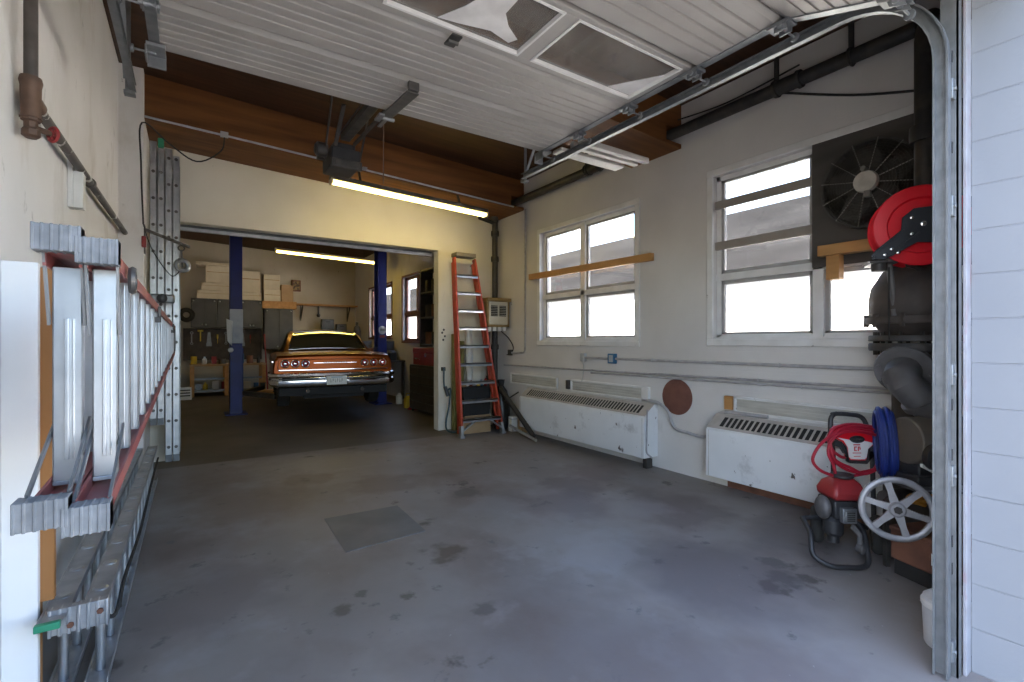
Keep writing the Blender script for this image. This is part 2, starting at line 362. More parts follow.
struct(B().box(XL - .2, XR + .2, .38, 7.0, -.3, 0).build('floor', MFLOOR, smooth=False), 'grey sealed concrete floor with oil stains')
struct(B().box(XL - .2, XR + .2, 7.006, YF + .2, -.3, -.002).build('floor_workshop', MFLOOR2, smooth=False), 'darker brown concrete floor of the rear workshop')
struct(B().box(-25, 40, -30, .379, -.3, -.015).build('ground_driveway', MASPH, smooth=False))
struct(B().box(XR + .21, 40, .38, 45, -.3, -.015).build('ground_alley', MASPH, smooth=False))
struct(B().box(XL, -.43, 6.5, 7.449, 0, zdeck(-.43) - .002).build('trim_7', MWL, smooth=False), 'painted pilaster under the left end of the beam')
struct(B().box(XL - .2, XL, .68, YF + .2, 0, 4.5).build('wall_left', MWL, smooth=False), 'scuffed off-white plaster wall')
WIN1 = (4.18, 6.15, 1.5, 3.2); WIN2 = (1.08, 3.1, 1.52, 3.24); WIN3 = (10.5, 12.15, 1.5, 3.15); WIN4 = (13.0, 15.0, 1.6, 3.1)
wall_with_holes('wall_right', MW, 'x', XR, XR + .2, .68, YF + .2, 0, 4.35, [WIN1, WIN2, WIN3, WIN4])['label'] = 'painted block wall with two windows'
wall_with_holes('wall_back', MWB, 'y', YB, YB + .18, XL, XR, 0, 4.5, [(-.2, 3.45, -1, 3.02)])['label'] = 'cream wall with a wide opening to the workshop'
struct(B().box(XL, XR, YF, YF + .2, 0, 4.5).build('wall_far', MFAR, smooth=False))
wall_with_holes('wall_front', MBLK, 'y', .38, .68, XL - .2, 6.5, 0, 4.9, [(-.28, 2.95, -1, 3.1)])['label'] = 'white painted block wall beside the doorway'
dk = B().prism([(XL - .2, zdeck(XL - .2)), (XR + .2, zdeck(XR + .2)), (XR + .2, zdeck(XR + .2) + .2), (XL - .2, zdeck(XL - .2) + .2)], 'y', .68, YF + .2)
struct(dk.build('ceiling', MDECK, smooth=False), 'dark timber roof deck')
for i, (y0, y1) in enumerate(((6.62, 7.44), (3.51, 4.25), (.69, 1.02))):
    # right end notched round the sprinkler main
    b = B().prism([(XL, zbeam(XL)), (XR, zbeam(XR)), (XR, 3.725), (4.365, 3.725), (4.365, 3.885), (XR, 3.885), (XR, zdeck(XR) - .002), (XL, zdeck(XL) - .002)], 'y', y0, y1)
    struct(b.build('trim_%d' % (i + 1), MBEAM, smooth=False), 'heavy brown timber roof beam')
# kick board under the near heater, sealing strip at the door jamb
struct(B().box(XR - .02, XR - .001, 1.0, 2.93, 0, .13).build('baseboard_right', MRUST, smooth=False), 'rusty brown kick board under the near heater')
j = B().box(2.885, 2.952, .681, .695, 0, 3.1)
MJ = mat('flaking_white_steel', (.30, .30, .33), (.23, .225, .24), rough=.6, scale=8); overlay(MJ, (.27, .2, .22), 6, .55, .66, (3, 3, .8))
struct(j.build('trim_6', MJ, bevel=.003, smooth=False), 'flaking white steel edge of the doorway')

# ---- windows
def window(name, hole, depth, cols, rowz, label, fm=None, skip=(), frame=.07, cap=True):
    y0, y1, z0, z1 = hole; x = XR
    fm = fm or MWHITE
    r = thing(name, label, None, (x, (y0 + y1) / 2, z0)); struct(r)
    if cap:   # casing proud of the wall face
        b = B()
        b.box(x - .025, x, y0 - frame, y1 + frame, z1, z1 + frame).box(x - .03, x, y0 - frame, y1 + frame, z0 - frame, z0)
        b.box(x - .025, x, y0 - frame, y0, z0, z1).box(x - .025, x, y1, y1 + frame, z0, z1)
        b.build('casing', fm, r, bevel=.006)
    b = B(); d0, d1 = x + depth, x + depth + .06; e = .05
    b.box(d0, d1, y0, y0 + e, z0, z1).box(d0, d1, y1 - e, y1, z0, z1).box(d0, d1, y0, y1, z0, z0 + e).box(d0, d1, y0, y1, z1 - e, z1)
    for yc in cols: b.box(d0 - .02, d1, yc - .045, yc + .045, z0, z1)
    b.box(d0 - .02, d1, y0, y1, rowz - .035, rowz + .035)
    b.build('frame', fm, r, bevel=.004)
    b = B().box(x + .002, d0, y0 + .001, y1 - .001, z0 + .001, z0 + .02); b.build('sill', fm, r)
    ys = [y0] + list(cols) + [y1]
    for i in range(len(ys) - 1):
        for k, (a, c) in enumerate(((z0, rowz), (rowz, z1))):
            if (i, k) in skip: continue
            sa = B(); w = .04; p0, p1 = ys[i] + .045, ys[i + 1] - .045; q0, q1 = a + .035, c - .035
            sa.box(d0 + .01, d1 - .01, p0, p0 + w, q0, q1).box(d0 + .01, d1 - .01, p1 - w, p1, q0, q1).box(d0 + .01, d1 - .01, p0, p1, q0, q0 + w).box(d0 + .01, d1 - .01, p0, p1, q1 - w, q1)
            s_ = sa.build('sash', MSASH if fm is MWHITE else fm, r, bevel=.003)
            B().box(d0 + .03, d0 + .036, p0 + w * .5, p1 - w * .5, q0 + w * .5, q1 - w * .5).build('pane', MGL, s_, smooth=False)
    return r
window('window_1', WIN1, .05, [5.2], 2.19, 'four-pane white window with a timber batten across it')
window('window_2', WIN2, .05, [2.09], 2.17, 'white window with two boards across its upper pane', skip=((0, 1),))
MDW = mat('brown_window_frame', (.16, .06, .04), (.11, .045, .03), rough=.6)
window('window_3', WIN3, .06, [11.3], 2.2, 'brown framed window of the rear workshop nearest the opening', fm=MDW, frame=.05)
window('window_4', WIN4, .06, [14.0], 2.2, 'brown framed window of the rear workshop behind the blue post', fm=MDW, frame=.05)

# ---- overhead door, open under the roof
d1 = thing('door_1', 'open overhead sectional door of ribbed cream panels', None, (1.22, 2.2, 3.18)); struct(d1)
edges = [3.52, 2.985, 2.44, 1.895, 1.35]
X0, X1 = -.2, 2.65
def section(y0, y1, z0=3.2, tilt=None, glazed=False):
    # local section: length axis t from y0 (far) to y1 (near), underside at z
    L = abs(y0 - y1)
    def at(x, t, h):                       # t measured from the far edge, h upwards
        if tilt is None: return (x, y0 - t, z0 + h)
        return (x, y0 - t * cos(tilt) + h * sin(tilt), z0 - t * sin(tilt) + h * cos(tilt))
    b = B(); g = .006
    def blk(xa, xb, ta, tb, ha, hb):
        vs = [at(x, t, h) for h in (ha, hb) for t in (ta, tb) for x in (xa, xb)]
        b.add(vs, [(0, 1, 3, 2), (4, 6, 7, 5), (0, 4, 5, 1), (1, 5, 7, 3), (3, 7, 6, 2), (2, 6, 4, 0)])
    if not glazed:
        n = 6; prof = [(g, .02), (.035, 0)]
        st = (L - .1) / n
        for i in range(n):
            t = .05 + st * i
            prof += [(t + .0, 0), (t + .004, .011), (t + .012, .011), (t + .016, 0)] if i else []
        prof += [(L - .035, 0), (L - g, .02), (L - g, .045), (g, .045)]
        k = len(prof)
        b.add([at(X0, t, h) for t, h in prof] + [at(X1, t, h) for t, h in prof],
              [tuple(range(k)), tuple(reversed(range(k, 2 * k)))] + [(i, i + k, (i + 1) % k + k, (i + 1) % k) for i in range(k)])
        s_ = b.build('door_section', MDOORP, d1, angle=12)
    else:
        for ta, tb in ((g, .052), (L - .04, L - g)): blk(X0, X1, ta, tb, 0, .045)
        for xa, xb in ((X0, -.11), (.72, .80), (1.62, 1.71), (2.56, X1)): blk(xa, xb, .052, L - .04, .0, .045)
        s_ = b.build('door_section', MDOORP, d1, bevel=.003)
        for xa, xb in ((-.11, .72), (.80, 1.62), (1.71, 2.56)):
            b = B(); blk(xa, xb, .05, L - .038, .022, .027); b.build('pane', MGLD, s_, smooth=False)
            b = B()
            for ta, tb in ((.052, .066), (L - .054, L - .04)): blk(xa, xb, ta, tb, -.004, .02)
            for a_, c_ in ((xa, xa + .014), (xb - .014, xb)): blk(a_, c_, .066, L - .054, -.004, .02)
            b.build('glazing_bead', MWHITE, s_, smooth=False)
    # end stiles and hinges
    b = B()
    for xa, xb in ((X0 - .002, X0 + .05), (X1 - .05, X1 + .002)): blk(xa, xb, .004, L - .004, -.008, .0 if not glazed else -.001)
    b.build('end_stile', MGALV, s_, smooth=False)
    for xe in (X0 + .025, X1 - .025):
        b = B(); blk(xe - .04, xe + .04, L - .07, L + .05, -.03, -.012)
        sgn = 1 if xe > 1 else -1
        b.cyl(at(xe - .045, L, -.035), at(xe + .045, L, -.035), .014, n=10)
        blk(xe - .03, xe - .022, L - .035, L + .03, -.06, -.02); blk(xe + .022, xe + .03, L - .035, L + .03, -.06, -.02)
        h_ = b.build('hinge', MGALV, s_)
        b = B().cyl(at(xe, L, -.045), at(xe + sgn * .115, L, -.045), .006, n=8).lathe([(.008, 0), (.022, .002), (.024, .01), (.022, .018), (.008, .02)], at(xe + sgn * .105, L, -.045), (sgn, 0, 0), 14)
        b.build('roller', MGALV, h_)
    return s_
for i in range(4): section(edges[i], edges[i + 1], glazed=(i == 2))
section(1.345, .83, tilt=math.atan2(.17, .5))
b = B()
for xe in (1.22,):
    b.box(xe - .03, xe + .03, 2.385, 2.495, 3.176, 3.186).cyl((xe - .03, 2.44, 3.172), (xe + .03, 2.44, 3.172), .012, n=10)
b.build('centre_hinge', MSTEEL, d1)
for xe, s_ in ((X0 + .03, -1), (X1 - .03, 1)):           # perforated top roller brackets at the far corners
    b = B().box(xe - .045, xe + .045, 3.39, 3.53, 3.165, 3.185).box(xe - .045, xe + .045, 3.515, 3.53, 3.1, 3.185).box(xe - .05, xe - .042, 3.40, 3.5, 3.11, 3.17)
    b.cyl((xe, 3.45, 3.15), (xe + s_ * .1, 3.45, 3.15), .007, n=8).lathe([(.008, 0), (.023, .003), (.023, .017), (.008, .02)], (xe + s_ * .1, 3.45, 3.15), (s_, 0, 0), 14)
    b.build('roller_bracket', MGALV, d1, bevel=.002)
# torn plastic sheets stuck on the panes
o = B().add([(1.09, 2.36, 3.218), (1.17, 2.20, 3.216), (1.24, 2.0, 3.215), (1.37, 2.0, 3.216), (1.37, 2.13, 3.213), (1.44, 2.21, 3.214), (1.545, 2.28, 3.214), (1.52, 2.335, 3.216), (1.38, 2.30, 3.217), (1.2, 2.34, 3.216)],
            [tuple(range(10))])
o.v += [p + V((0, 0, .003)) for p in o.v]; o.f += [tuple(reversed(range(10, 20)))] + [(i, (i + 1) % 10, (i + 1) % 10 + 10, i + 10) for i in range(10)]
tag(o.build('plastic_sheet', MSHEET), 'torn whitish plastic sheet stuck on the middle overhead door pane', 'plastic sheet', 'torn sheets on the door glass')
o = B().add([(2.34, 2.365, 3.216), (2.545, 2.365, 3.216), (2.545, 2.06, 3.216)], [(0, 1, 2)])
o.v += [p + V((0, 0, .003)) for p in o.v]; o.f += [(5, 4, 3), (0, 1, 4, 3), (1, 2, 5, 4), (2, 0, 3, 5)]
tag(o.build('plastic_sheet', MSHEET), 'small triangular pale sheet on the right overhead door pane', 'plastic sheet', 'torn sheets on the door glass')

# ---- rolled up rear door in the opening: only its bottom section hangs below the header
d2 = thing('door_2', 'raised rear door seen edge-on under the opening header', None, (1.6, 7.7, 2.95)); struct(d2)
B().prism([(7.64, 2.98), (7.64, 3.03), (8.0, 3.34), (8.4, 3.46), (10.1, 3.60), (10.1, 3.55), (8.42, 3.41), (8.04, 3.30), (7.68, 2.98)], 'x', -.15, 3.42).build('door_panel', MCAB, d2, smooth=False)
B().box(-.15, 3.42, 7.61, 7.66, 2.94, 2.985).build('bottom_rail', MALUD, d2, bevel=.004)
b = B()
for x in (.4, 1.4, 2.4, 3.2): b.bar((x, 8.42, 3.395), (x, 10.1, 3.535), .06, .03)
b.build('stiffener', MCAB, d2)

# ---- the neighbouring building seen through the windows
nb = thing('building', 'pale building with a grey block parapet outside the windows', 'building', (11.5, 12, -.015))
MNB = mat('white_render', (.8, .8, .78), (.74, .74, .72), rough=.9, scale=.8)
MNG = mat('grey_block', (.0125, .0127, .0135), (.019, .0193, .0205), rough=.95, spec=0, scale=1.5, stretch=(1, .4, 3))
B().box(9.2, 14, -6, 42, -.015, 2.75).build('wall', MNB, nb, smooth=False)
B().box(9.0, 14.2, -6, 42, 2.75, 4.05).build('parapet', MNG, nb, smooth=False)
b = B()
for y in (1.2, 5.2, 9, 13, 18): b.box(9.17, 9.2, y, y + .05, 0, 2.75)
b.build('downpipe', MWHITE, nb)

# ================================================================== DOOR TRACKS, OPENER, LIGHTS, PIPES
def track(name, label, x, sgn):
    t = thing(name, label, 'door track', (x, .75, 0), 'overhead door tracks')
    pts = [(.742, .01)] + [(.742 + .4 - .4 * cos(a), 2.76 + .4 * sin(a)) for a in [R(q) for q in range(0, 91, 9)]] + [(4.02, 3.16)]
    # channel section: web on the outer side, two lips towards the door
    sec = [(0, -.027), (.004, -.027), (.004, .027), (0, .027), (-.032, .027), (-.032, .019), (-.028, .019), (-.028, .024), (-.002, .024), (-.002, -.024), (-.028, -.024), (-.028, -.019), (-.032, -.019), (-.032, -.027)]
    rings = []
    for i, p in enumerate(pts):
        a = pts[max(i - 1, 0)]; c = pts[min(i + 1, len(pts) - 1)]
        dy, dz = c[0] - a[0], c[1] - a[1]; l = math.hypot(dy, dz); ny, nz = -dz / l, dy / l
        rings.append([(x + sgn * u, p[0] + ny * w, p[1] + nz * w) for u, w in sec])
    B().loft(rings).build('rail', MGALV, t, angle=30)
    b = B().box(x + sgn * .038, x + sgn * .083, .698, .705, 0, 3.05).box(x + sgn * .038, x + sgn * .043, .698, .76, 0, 3.05)
    b.build('wall_angle', MGALV, t)
    for z in (.12, .9, 1.35, 2.1, 2.62):
        B().box(x + sgn * .004, x + sgn * .040, .708, .738, z - .045, z + .045).cyl((x + sgn * .02, .70, z), (x + sgn * .02, .71, z), .01, n=6).build('bracket', MGALV, t, bevel=.002)
    for z in (.5, .62, 1.0, 1.22, 2.35, 2.75):
        b = B(); b.box(x - sgn * .014 - .006, x - sgn * .014 + .006, .7045, .7062, z - .025, z + .025)
        b.build('bolt_slot', MDARK, t)
    b = B().bar((x + sgn * .01, 4.0, 3.12), (x + sgn * .01, 4.0, 3.9 - .0), .03, .004, (0, 1, 0))
    b.bar((x + sgn * .02, 4.0, 3.2), (x + sgn * .02, 3.55, zbeam(x) + .08), .03, .004, (0, 1, 0)).box(x - .03, x + .03, 3.97, 4.03, 3.1, 3.12)
    b.build('hanger', MGALV, t)
    return t
track('door_track', 'galvanised curved door track on the right, beside the block jamb', 2.80, 1)
track('door_track', 'galvanised door track on the left above the wall pipe', -.335, -1)

# opener
t = thing('door_opener', 'dark ceiling-hung garage door opener with motor and rail', 'door opener', (1.2, 4.75, 3.2))
B().box(1.07, 1.33, 4.60, 4.98, 3.13, 3.29).box(1.10, 1.30, 4.66, 4.92, 3.29, 3.36).build('motor_housing', MBLACK, t, bevel=.012)
B().box(1.06, 1.34, 4.58, 4.62, 3.10, 3.18).box(1.09, 1.31, 4.565, 4.58, 3.115, 3.165).build('front_cover', MSTEEL, t, bevel=.006)
B().bar((1.2, 4.65, 3.40), (1.2, 3.3, 3.36), .085, .05).build('rail', MSTEEL, t, bevel=.004)
B().bar((1.27, 4.6, 3.34), (1.27, 3.62, 3.30), .02, .03).bar((1.145, 4.7, 3.42), (1.145, 3.8, 3.41), .012, .012).build('chain', MPIPE, t)
b = B().bar((1.03, 4.72, 3.2), (1.03, 4.255, 3.92), .006, .06, (0, 0, 1)).bar((1.0, 4.9, 3.26), (1.4, 4.9, 3.26), .04, .03).bar((1.38, 4.82, 3.25), (1.38, 4.255, 3.9), .006, .05, (0, 0, 1)).bar((1.1, 4.6, 3.3), (1.1, 4.3, 3.55), .03, .03)
b.build('hanger_strap', MSTEEL, t)
B().lathe([(.055, 0), (.065, .02), (.065, .09), (.04, .11)], (1.05, 4.7, 3.27), (-1, 0, 0), 18).build('motor', MPIPE, t)
B().box(1.36, 1.40, 4.62, 4.66, 3.14, 3.16).box(1.33, 1.36, 4.63, 4.65, 3.14, 3.155).build('limit_lever', MGALV, t)
arm_ = B().bar((1.2, 2.98, 3.115), (1.2, 3.56, 3.165), .085, .012).build('door_arm', MSTEEL, t, bevel=.004, label='flat steel arm bolted under the overhead door')
B().box(1.165, 1.235, 2.955, 2.985, 3.12, 3.176).build('door_bracket', MSTEEL, arm_, bevel=.003)
B().cyl((1.14, 3.5, 3.145), (1.26, 3.5, 3.145), .014, n=10).box(1.185, 1.215, 3.5, 3.66, 3.14, 3.15).box(1.13, 1.17, 3.44, 3.56, 3.135, 3.15).build('pivot', MGALV, arm_)
tag(B().tube([(1.24, 3.68, 3.25), (1.241, 3.68, 3.0), (1.24, 3.682, 2.72)], .004, 6).build('pull_cord', MBRONZE), 'thin emergency cord hanging from the opener rail', 'cord')

# fluorescent fixtures
def fixture(label, x0, x1, y, z0, z1, tm, parts):
    f = thing('ceiling_light', label, 'light fixture', ((x0 + x1) / 2, y, min(z0, z1)))
    B().bar((x0, y, z0 + .085), (x1, y, z1 + .085), .13, .06).build('housing', parts, f, bevel=.006)
    for dy in (-.04, .04):
        B().cyl((x0 + .03, y + dy, z0 + .03), (x1 - .03, y + dy, z1 + .03), .019, n=12).build('tube', tm, f)
    for xe, ze, s_ in ((x0, z0, 1), (x1, z1, -1)):
        B().box(xe, xe + s_ * .03, y - .065, y + .065, ze, ze + .075).build('lamp_holder', MCREAM, f, bevel=.004)
    return f
f = fixture('twin-tube fluorescent light under the front timber beam', 1.50, 3.86, 6.56, 3.545, 3.44, MTUBE, MSTEEL)
B().bar((1.9, 6.56, 3.62), (1.9, 6.66, 3.83), .03, .02).build('bracket', MSTEEL, f)
B().bar((3.4, 6.56, 3.56), (3.4, 6.66, 3.75), .03, .02).build('bracket', MSTEEL, f)
f = fixture('fluorescent light over the orange car in the rear workshop', 1.66, 4.10, 12.8, 3.62, 3.55, MTUBE2, MCREAM)
B().bar((2.0, 12.8, 3.7), (2.0, 12.8, 4.29), .008, .008).bar((3.8, 12.8, 3.65), (3.8, 12.8, 4.2), .008, .008).build('hanging_rod', MSTEEL, f)

# conduit along the beam, cables on the left wall
t = thing('beam_conduit', 'thin steel conduit clipped along the front beam', 'conduit', (1.2, 6.6, 3.75))
B().tube([(XL, 6.6, 3.955), (.6, 6.6, 3.90), (1.6, 6.6, 3.85), (4.4, 6.6, 3.70)], .013, 8).build('pipe', MALUD, t)
B().box(.28, .36, 6.575, 6.62, 3.89, 3.95).build('coupling', MALUD, t, bevel=.004)
def cable(name, label, pts, r, m, cat='cable', group=None, sub=6):
    # smooth path through the points (Catmull-Rom)
    P = [V(p) for p in pts]; q = []
    for i in range(len(P) - 1):
        a, b_, c, d = P[max(i - 1, 0)], P[i], P[i + 1], P[min(i + 2, len(P) - 1)]
        for k in range(sub):
            s = k / sub
            q.append(.5 * ((2 * b_) + (c - a) * s + (2 * a - 5 * b_ + 4 * c - d) * s * s + (3 * b_ - a - 3 * c + d) * s ** 3))
    q.append(P[-1])
    o = B().tube(q, r, 8)
    if name is None: return o
    return tag(o.build(name, m), label, cat, group)
cable('cable', 'black cable sagging from the beam conduit to the left wall', [(-.43, 6.48, 2.75), (-.45, 6.48, 3.4), (-.44, 6.48, 3.83), (-.2, 6.5, 3.66), (.05, 6.5, 3.52), (.28, 6.55, 3.7), (.32, 6.58, 3.88)], .008, MRUB)

# sprinkler main along the right wall
SPX, SPZ = 4.45, 3.80
t = thing('sprinkler_main', 'black iron sprinkler main running along the top of the right wall', 'pipe', (SPX, 4, SPZ))
B().cyl((SPX, 1.32, SPZ), (SPX, 7.3, SPZ - .02), .058, n=18).build('pipe', MPIPE, t)
for y in (2.25, 4.75):
    B().lathe([(.058, -.12), (.075, -.12), (.08, -.09), (.066, -.085), (.066, .085), (.08, .09), (.075, .12), (.058, .12)], (SPX, y, SPZ), (0, 1, 0), 18).build('coupling', MPIPE, t)
for y in (1.75, 2.35, 4.9):
    B().cyl((SPX, y, SPZ + .06), (SPX, y, zdeck(SPX) - .004), .022, n=8).torus((SPX, y, SPZ), (0, 1, 0), .066, .012, 18, 6).build('hanger', MPIPE, t)
B().cyl((SPX, 7.28, SPZ - .02), (SPX, 7.28, SPZ + .02), .075, n=18).tube([(SPX, 7.18, SPZ - .02), (SPX, 7.26, SPZ - .035), (SPX + .005, 7.30, SPZ - .10), (SPX + .005, 7.30, SPZ - .2)], .07, 12).build('elbow', MPIPE, t)
t = thing('corner_downpipe', 'black iron pipe dropping down the back right corner', 'pipe', (4.5, 7.3, .3))
B().cyl((SPX + .02, 7.30, .25), (SPX + .02, 7.30, SPZ - .2), .05, n=16).build('pipe', MPIPE, t)
for z in (3.35, 2.9, 1.35): B().lathe([(.05, 0), (.066, .0), (.07, .02), (.07, .07), (.066, .09), (.05, .09)], (SPX + .02, 7.30, z), (0, 0, 1), 16).build('coupling', MPIPE, t)
B().cyl((4.12, 7.24, 3.62), (4.47, 7.30, 3.58), .035, n=12).build('branch', MPIPE, t)
tag(cable(None, '', [(4.59, 2.55, 3.9), (4.59, 1.8, 3.55), (4.59, 1.2, 3.35)], .01, MRUB).build('cable', MRUB), 'black cable drooping across the right wall above the fan', 'cable')
tag(cable(None, '', [(4.55, 3.5, 3.98), (4.55, 2.9, 3.93), (4.55, 2.2, 3.98)], .008, MRUB).build('cable', MRUB), 'thin black cable strung above the sprinkler main', 'cable')

# bundle of pale slats lying across the right track
for i, (y0, w, h, z, x1, xs) in enumerate(((3.42, .13, .03, 3.235, 3.55, 2.55), (3.27, .05, .05, 3.26, 3.62, 2.6), (3.17, .05, .05, 3.27, 3.66, 2.6))):
    lb = ['wide pale slat lying on the right door track', 'middle narrow slat lying on the right door track', 'narrow slat on the right door track, nearest the doorway'][i]
    zz = 3.205
    b = B().box(xs + .2, x1, y0 - w / 2, y0 + w / 2, zz, zz + h)
    if i: b.box(xs + .2, x1, y0 - w / 2 + .01, y0 + w / 2 - .01, zz + h, zz + h + .008)
    tag(b.build('slat', MDOORP, bevel=.006), lb, 'slat', 'spare slats on the door track')

# pipe and valve on the left wall
PX = -.585
t = thing('wall_pipe', 'worn steel pipe running along the left wall from a tee', 'pipe', (PX, 2.95, 2.4))
B().cyl((PX, 2.92, 2.6), (PX, 2.92, 4.4), .024, n=14).build('riser', MPIPEW, t)
B().lathe([(.024, .16), (.036, .16), (.04, .14), (.036, .12), (.034, 0), (.038, -.02), (.024, -.02)], (PX, 2.92, 2.49), (0, 0, 1), 16).cyl((PX, 2.92, 2.56), (PX, 3.03, 2.56), .033, n=16).build('tee', MBRONZE, t)
B().cyl((PX, 3.03, 2.56), (PX, 6.495, 2.64), .024, n=14).build('pipe', MPIPEW, t)
B().lathe([(.026, -.02), (.034, -.015), (.034, .015), (.026, .02)], (PX, 4.4, 2.592), (0, 1, 0), 14).build('coupling', MPIPEW, t)
v = B().cyl((PX, 2.92, 2.5), (PX, 2.92, 2.40), .022, n=12).lathe([(.02, 0), (.032, .01), (.032, .035), (.024, .045), (.024, .07), (.034, .075), (.034, .1), (.02, .105)], (PX, 2.92, 2.385), (0, 0, 1), 8).cyl((PX, 2.92, 2.435), (PX + .045, 3.0, 2.445), .013, n=10).build('valve', MBRONZE, t)
hb = B().torus((PX + .055, 3.015, 2.447), (.75, .66, 0), .032, .007, 18, 6)
for a in range(3):
    q = V((-.66, .75, 0)) * cos(a * pi / 3) * .032 + V((0, 0, 1)) * sin(a * pi / 3) * .032; c = V((PX + .055, 3.015, 2.447)); hb.bar(c - q, c + q, .008, .006)
hb.build('hand_wheel', MREDDULL, v, label='worn red hand wheel')
tag(B().box(XL, PX - .03, 4.0, 4.09, 2.33, 2.64).box(PX - .03, PX + .02, 4.0, 4.09, 2.33, 2.555).build('pipe_block', MWHITE, bevel=.004), 'white block on the left wall carrying the pipe', 'bracket')

# bracket, hook and pulley by the standing ladders
tag(B().bar((-.44, 6.6, 2.72), (-.02, 6.82, 2.60), .025, .03).box(-.439, -.42, 6.54, 6.66, 2.45, 2.76).build('ladder_bracket', MSTEEL, bevel=.003), 'black steel bar bracket holding the standing ladders to the wall', 'bracket')
t = thing('rope_pulley', 'pale rope pulley hanging on the standing ladders', 'pulley', (-.08, 6.82, 2.3))
B().torus((-.09, 6.82, 2.38), (.3, -.9, 0), .06, .028, 20, 8).build('sheave', MGALV, t)
B().bar((-.09, 6.83, 2.36), (-.1, 6.83, 2.56), .04, .02).torus((-.1, 6.82, 2.58), (0, 1, 0), .03, .008, 14, 6).build('hook', MSTEEL, t)
t = thing('ladder_lock', 'grey clamp with a black knob on the standing ladder', 'clamp', (-.27, 6.75, 1.95))
B().box(-.40, -.16, 6.72, 6.80, 1.93, 2.03).build('bar', MGALV, t, bevel=.02)
B().lathe([(.02, 0), (.05, .01), (.05, .04), (.03, .05)], (-.28, 6.72, 1.98), (.1, -1, 0), 16).build('knob', MBLACK, t)
tag(cable(None, '', [(-.43, 6.48, 2.75), (-.36, 6.6, 2.5), (-.2, 6.75, 2.25), (-.12, 6.78, 2.3)], .006, MRUB).build('cable', MRUB), 'thin dark cable looping from the wall to the rope pulley', 'cable')
tag(B().box(-.445, -.405, 6.455, 6.498, 2.5, 2.62).build('cable_clip', MREDDULL, bevel=.01), 'small red clip on the left wall by the ladder bracket', 'clip')

# ================================================================== LADDERS
# --- red double stepladder hung on its edge on the left wall
t = thing('step_ladder', 'long red fibreglass folding ladder hung on its edge along the left wall', 'ladder', (-.22, 1.45, 1.05))
NY, FY = 1.47, 6.2
def rz_up(y): return 1.685 - .045 * (y - NY) / (FY - NY)
def rz_lo(y): return 1.15 + .047 * (y - 1.27)
for sx0, sx1, dz_ in ((-.205, -.144, 0), (-.276, -.209, .022)):
    xm = (sx0 + sx1) / 2
    for f, off in ((rz_up, 0), (rz_lo, -.135)):
        ya = NY + off
        b = B().bar((sx0 + .003, ya, f(ya)), (sx0 + .003, FY, f(FY)), .006, .034).bar((sx1 - .003, ya, f(ya)), (sx1 - .003, FY, f(FY)), .006, .034)
        s_ = 1 if f is rz_up else -1
        b.bar((xm, ya, f(ya) + s_ * .015), (xm, FY, f(FY) + s_ * .015), sx1 - sx0, .006)
        b.build('rail', MRED, t, smooth=False)
    k = 0; y = 1.52
    while y < FY - .1:
        zu, zl = rz_up(y) - .012, rz_lo(y) + .012
        b = B().box(sx0 + .007, sx1 - .007, y, y + .004, zl, zu).box(sx0 + .007, sx0 + .011, y, y + .03, zl, zu).box(sx1 - .011, sx1 - .007, y, y + .03, zl, zu)
        if k == 0:
            b.box(xm - .004, xm + .004, y - .012, y, zl + .05, zu - .12).box(xm + .010, xm + .013, y - .006, y, zl + .05, zu - .12)
            b.box(sx0 + .007, sx1 - .007, y + .0, y + .02, zl - .01, zl)
        else:
            b.box(xm - .012, xm - .008, y - .003, y, zl, zu).box(xm + .008, xm + .012, y - .003, y, zl, zu)
        b.build('step', MALU, t, bevel=.001 if k else .002, smooth=False)
        y += .28; k += 1
    for up in (1, 0):
        yy = 1.43 if up else 1.295
        z0, z1 = (1.676 + dz_, 1.733 + dz_) if up else (1.108 + dz_, 1.165 + dz_)
        fa, fb = sx0 - .012, sx1 + .003
        b = B().box(fa, fb, yy, yy + .05, z0, z1)
        for i in range(6): b.box(fa + (fb - fa - .006) * i / 5, fa + .006 + (fb - fa - .006) * i / 5, yy - .0016, yy + .05, z0 - .0012, z1 + .0012)
        f_ = b.build('foot', MRIB, t, bevel=.0015, label='grey ribbed foot pad')
        b = B()
        zz = z0 if up else z1; dz = -.16 if up else .12
        for xx in (sx0 + .002, sx1 - .002): b.bar((xx, yy + .04, zz), (xx, yy + (.09 if up else .29), zz + dz), .014, .005, (1, 0, 0))
        b.build('foot_bracket', MGALV, f_)
B().box(-.30, -.142, FY, FY + .07, 1.385, 1.665).build('top_cap', MGREY, t, bevel=.01)
B().torus((-.13, 1.62, 1.66), (1, 0, 0), .028, .009, 16, 6).build('hook_ring', MSTEEL, t)
for i, y in enumerate((3.05, 5.3)):
    z = rz_up(y) - .045
    tag(B().box(XL, -.13, y - .02, y + .02, z - .03, z - .004).box(-.142, -.13, y - .02, y + .02, z - .004, z + .05).box(XL, XL + .012, y - .04, y + .04, z - .12, z + .1).build('ladder_hook', MSTEEL, bevel=.003),
        ['steel wall hook under the red folding ladder, nearer the doorway', 'steel wall hook under the red folding ladder, nearer the workshop'][i], 'hook', 'ladder hooks')

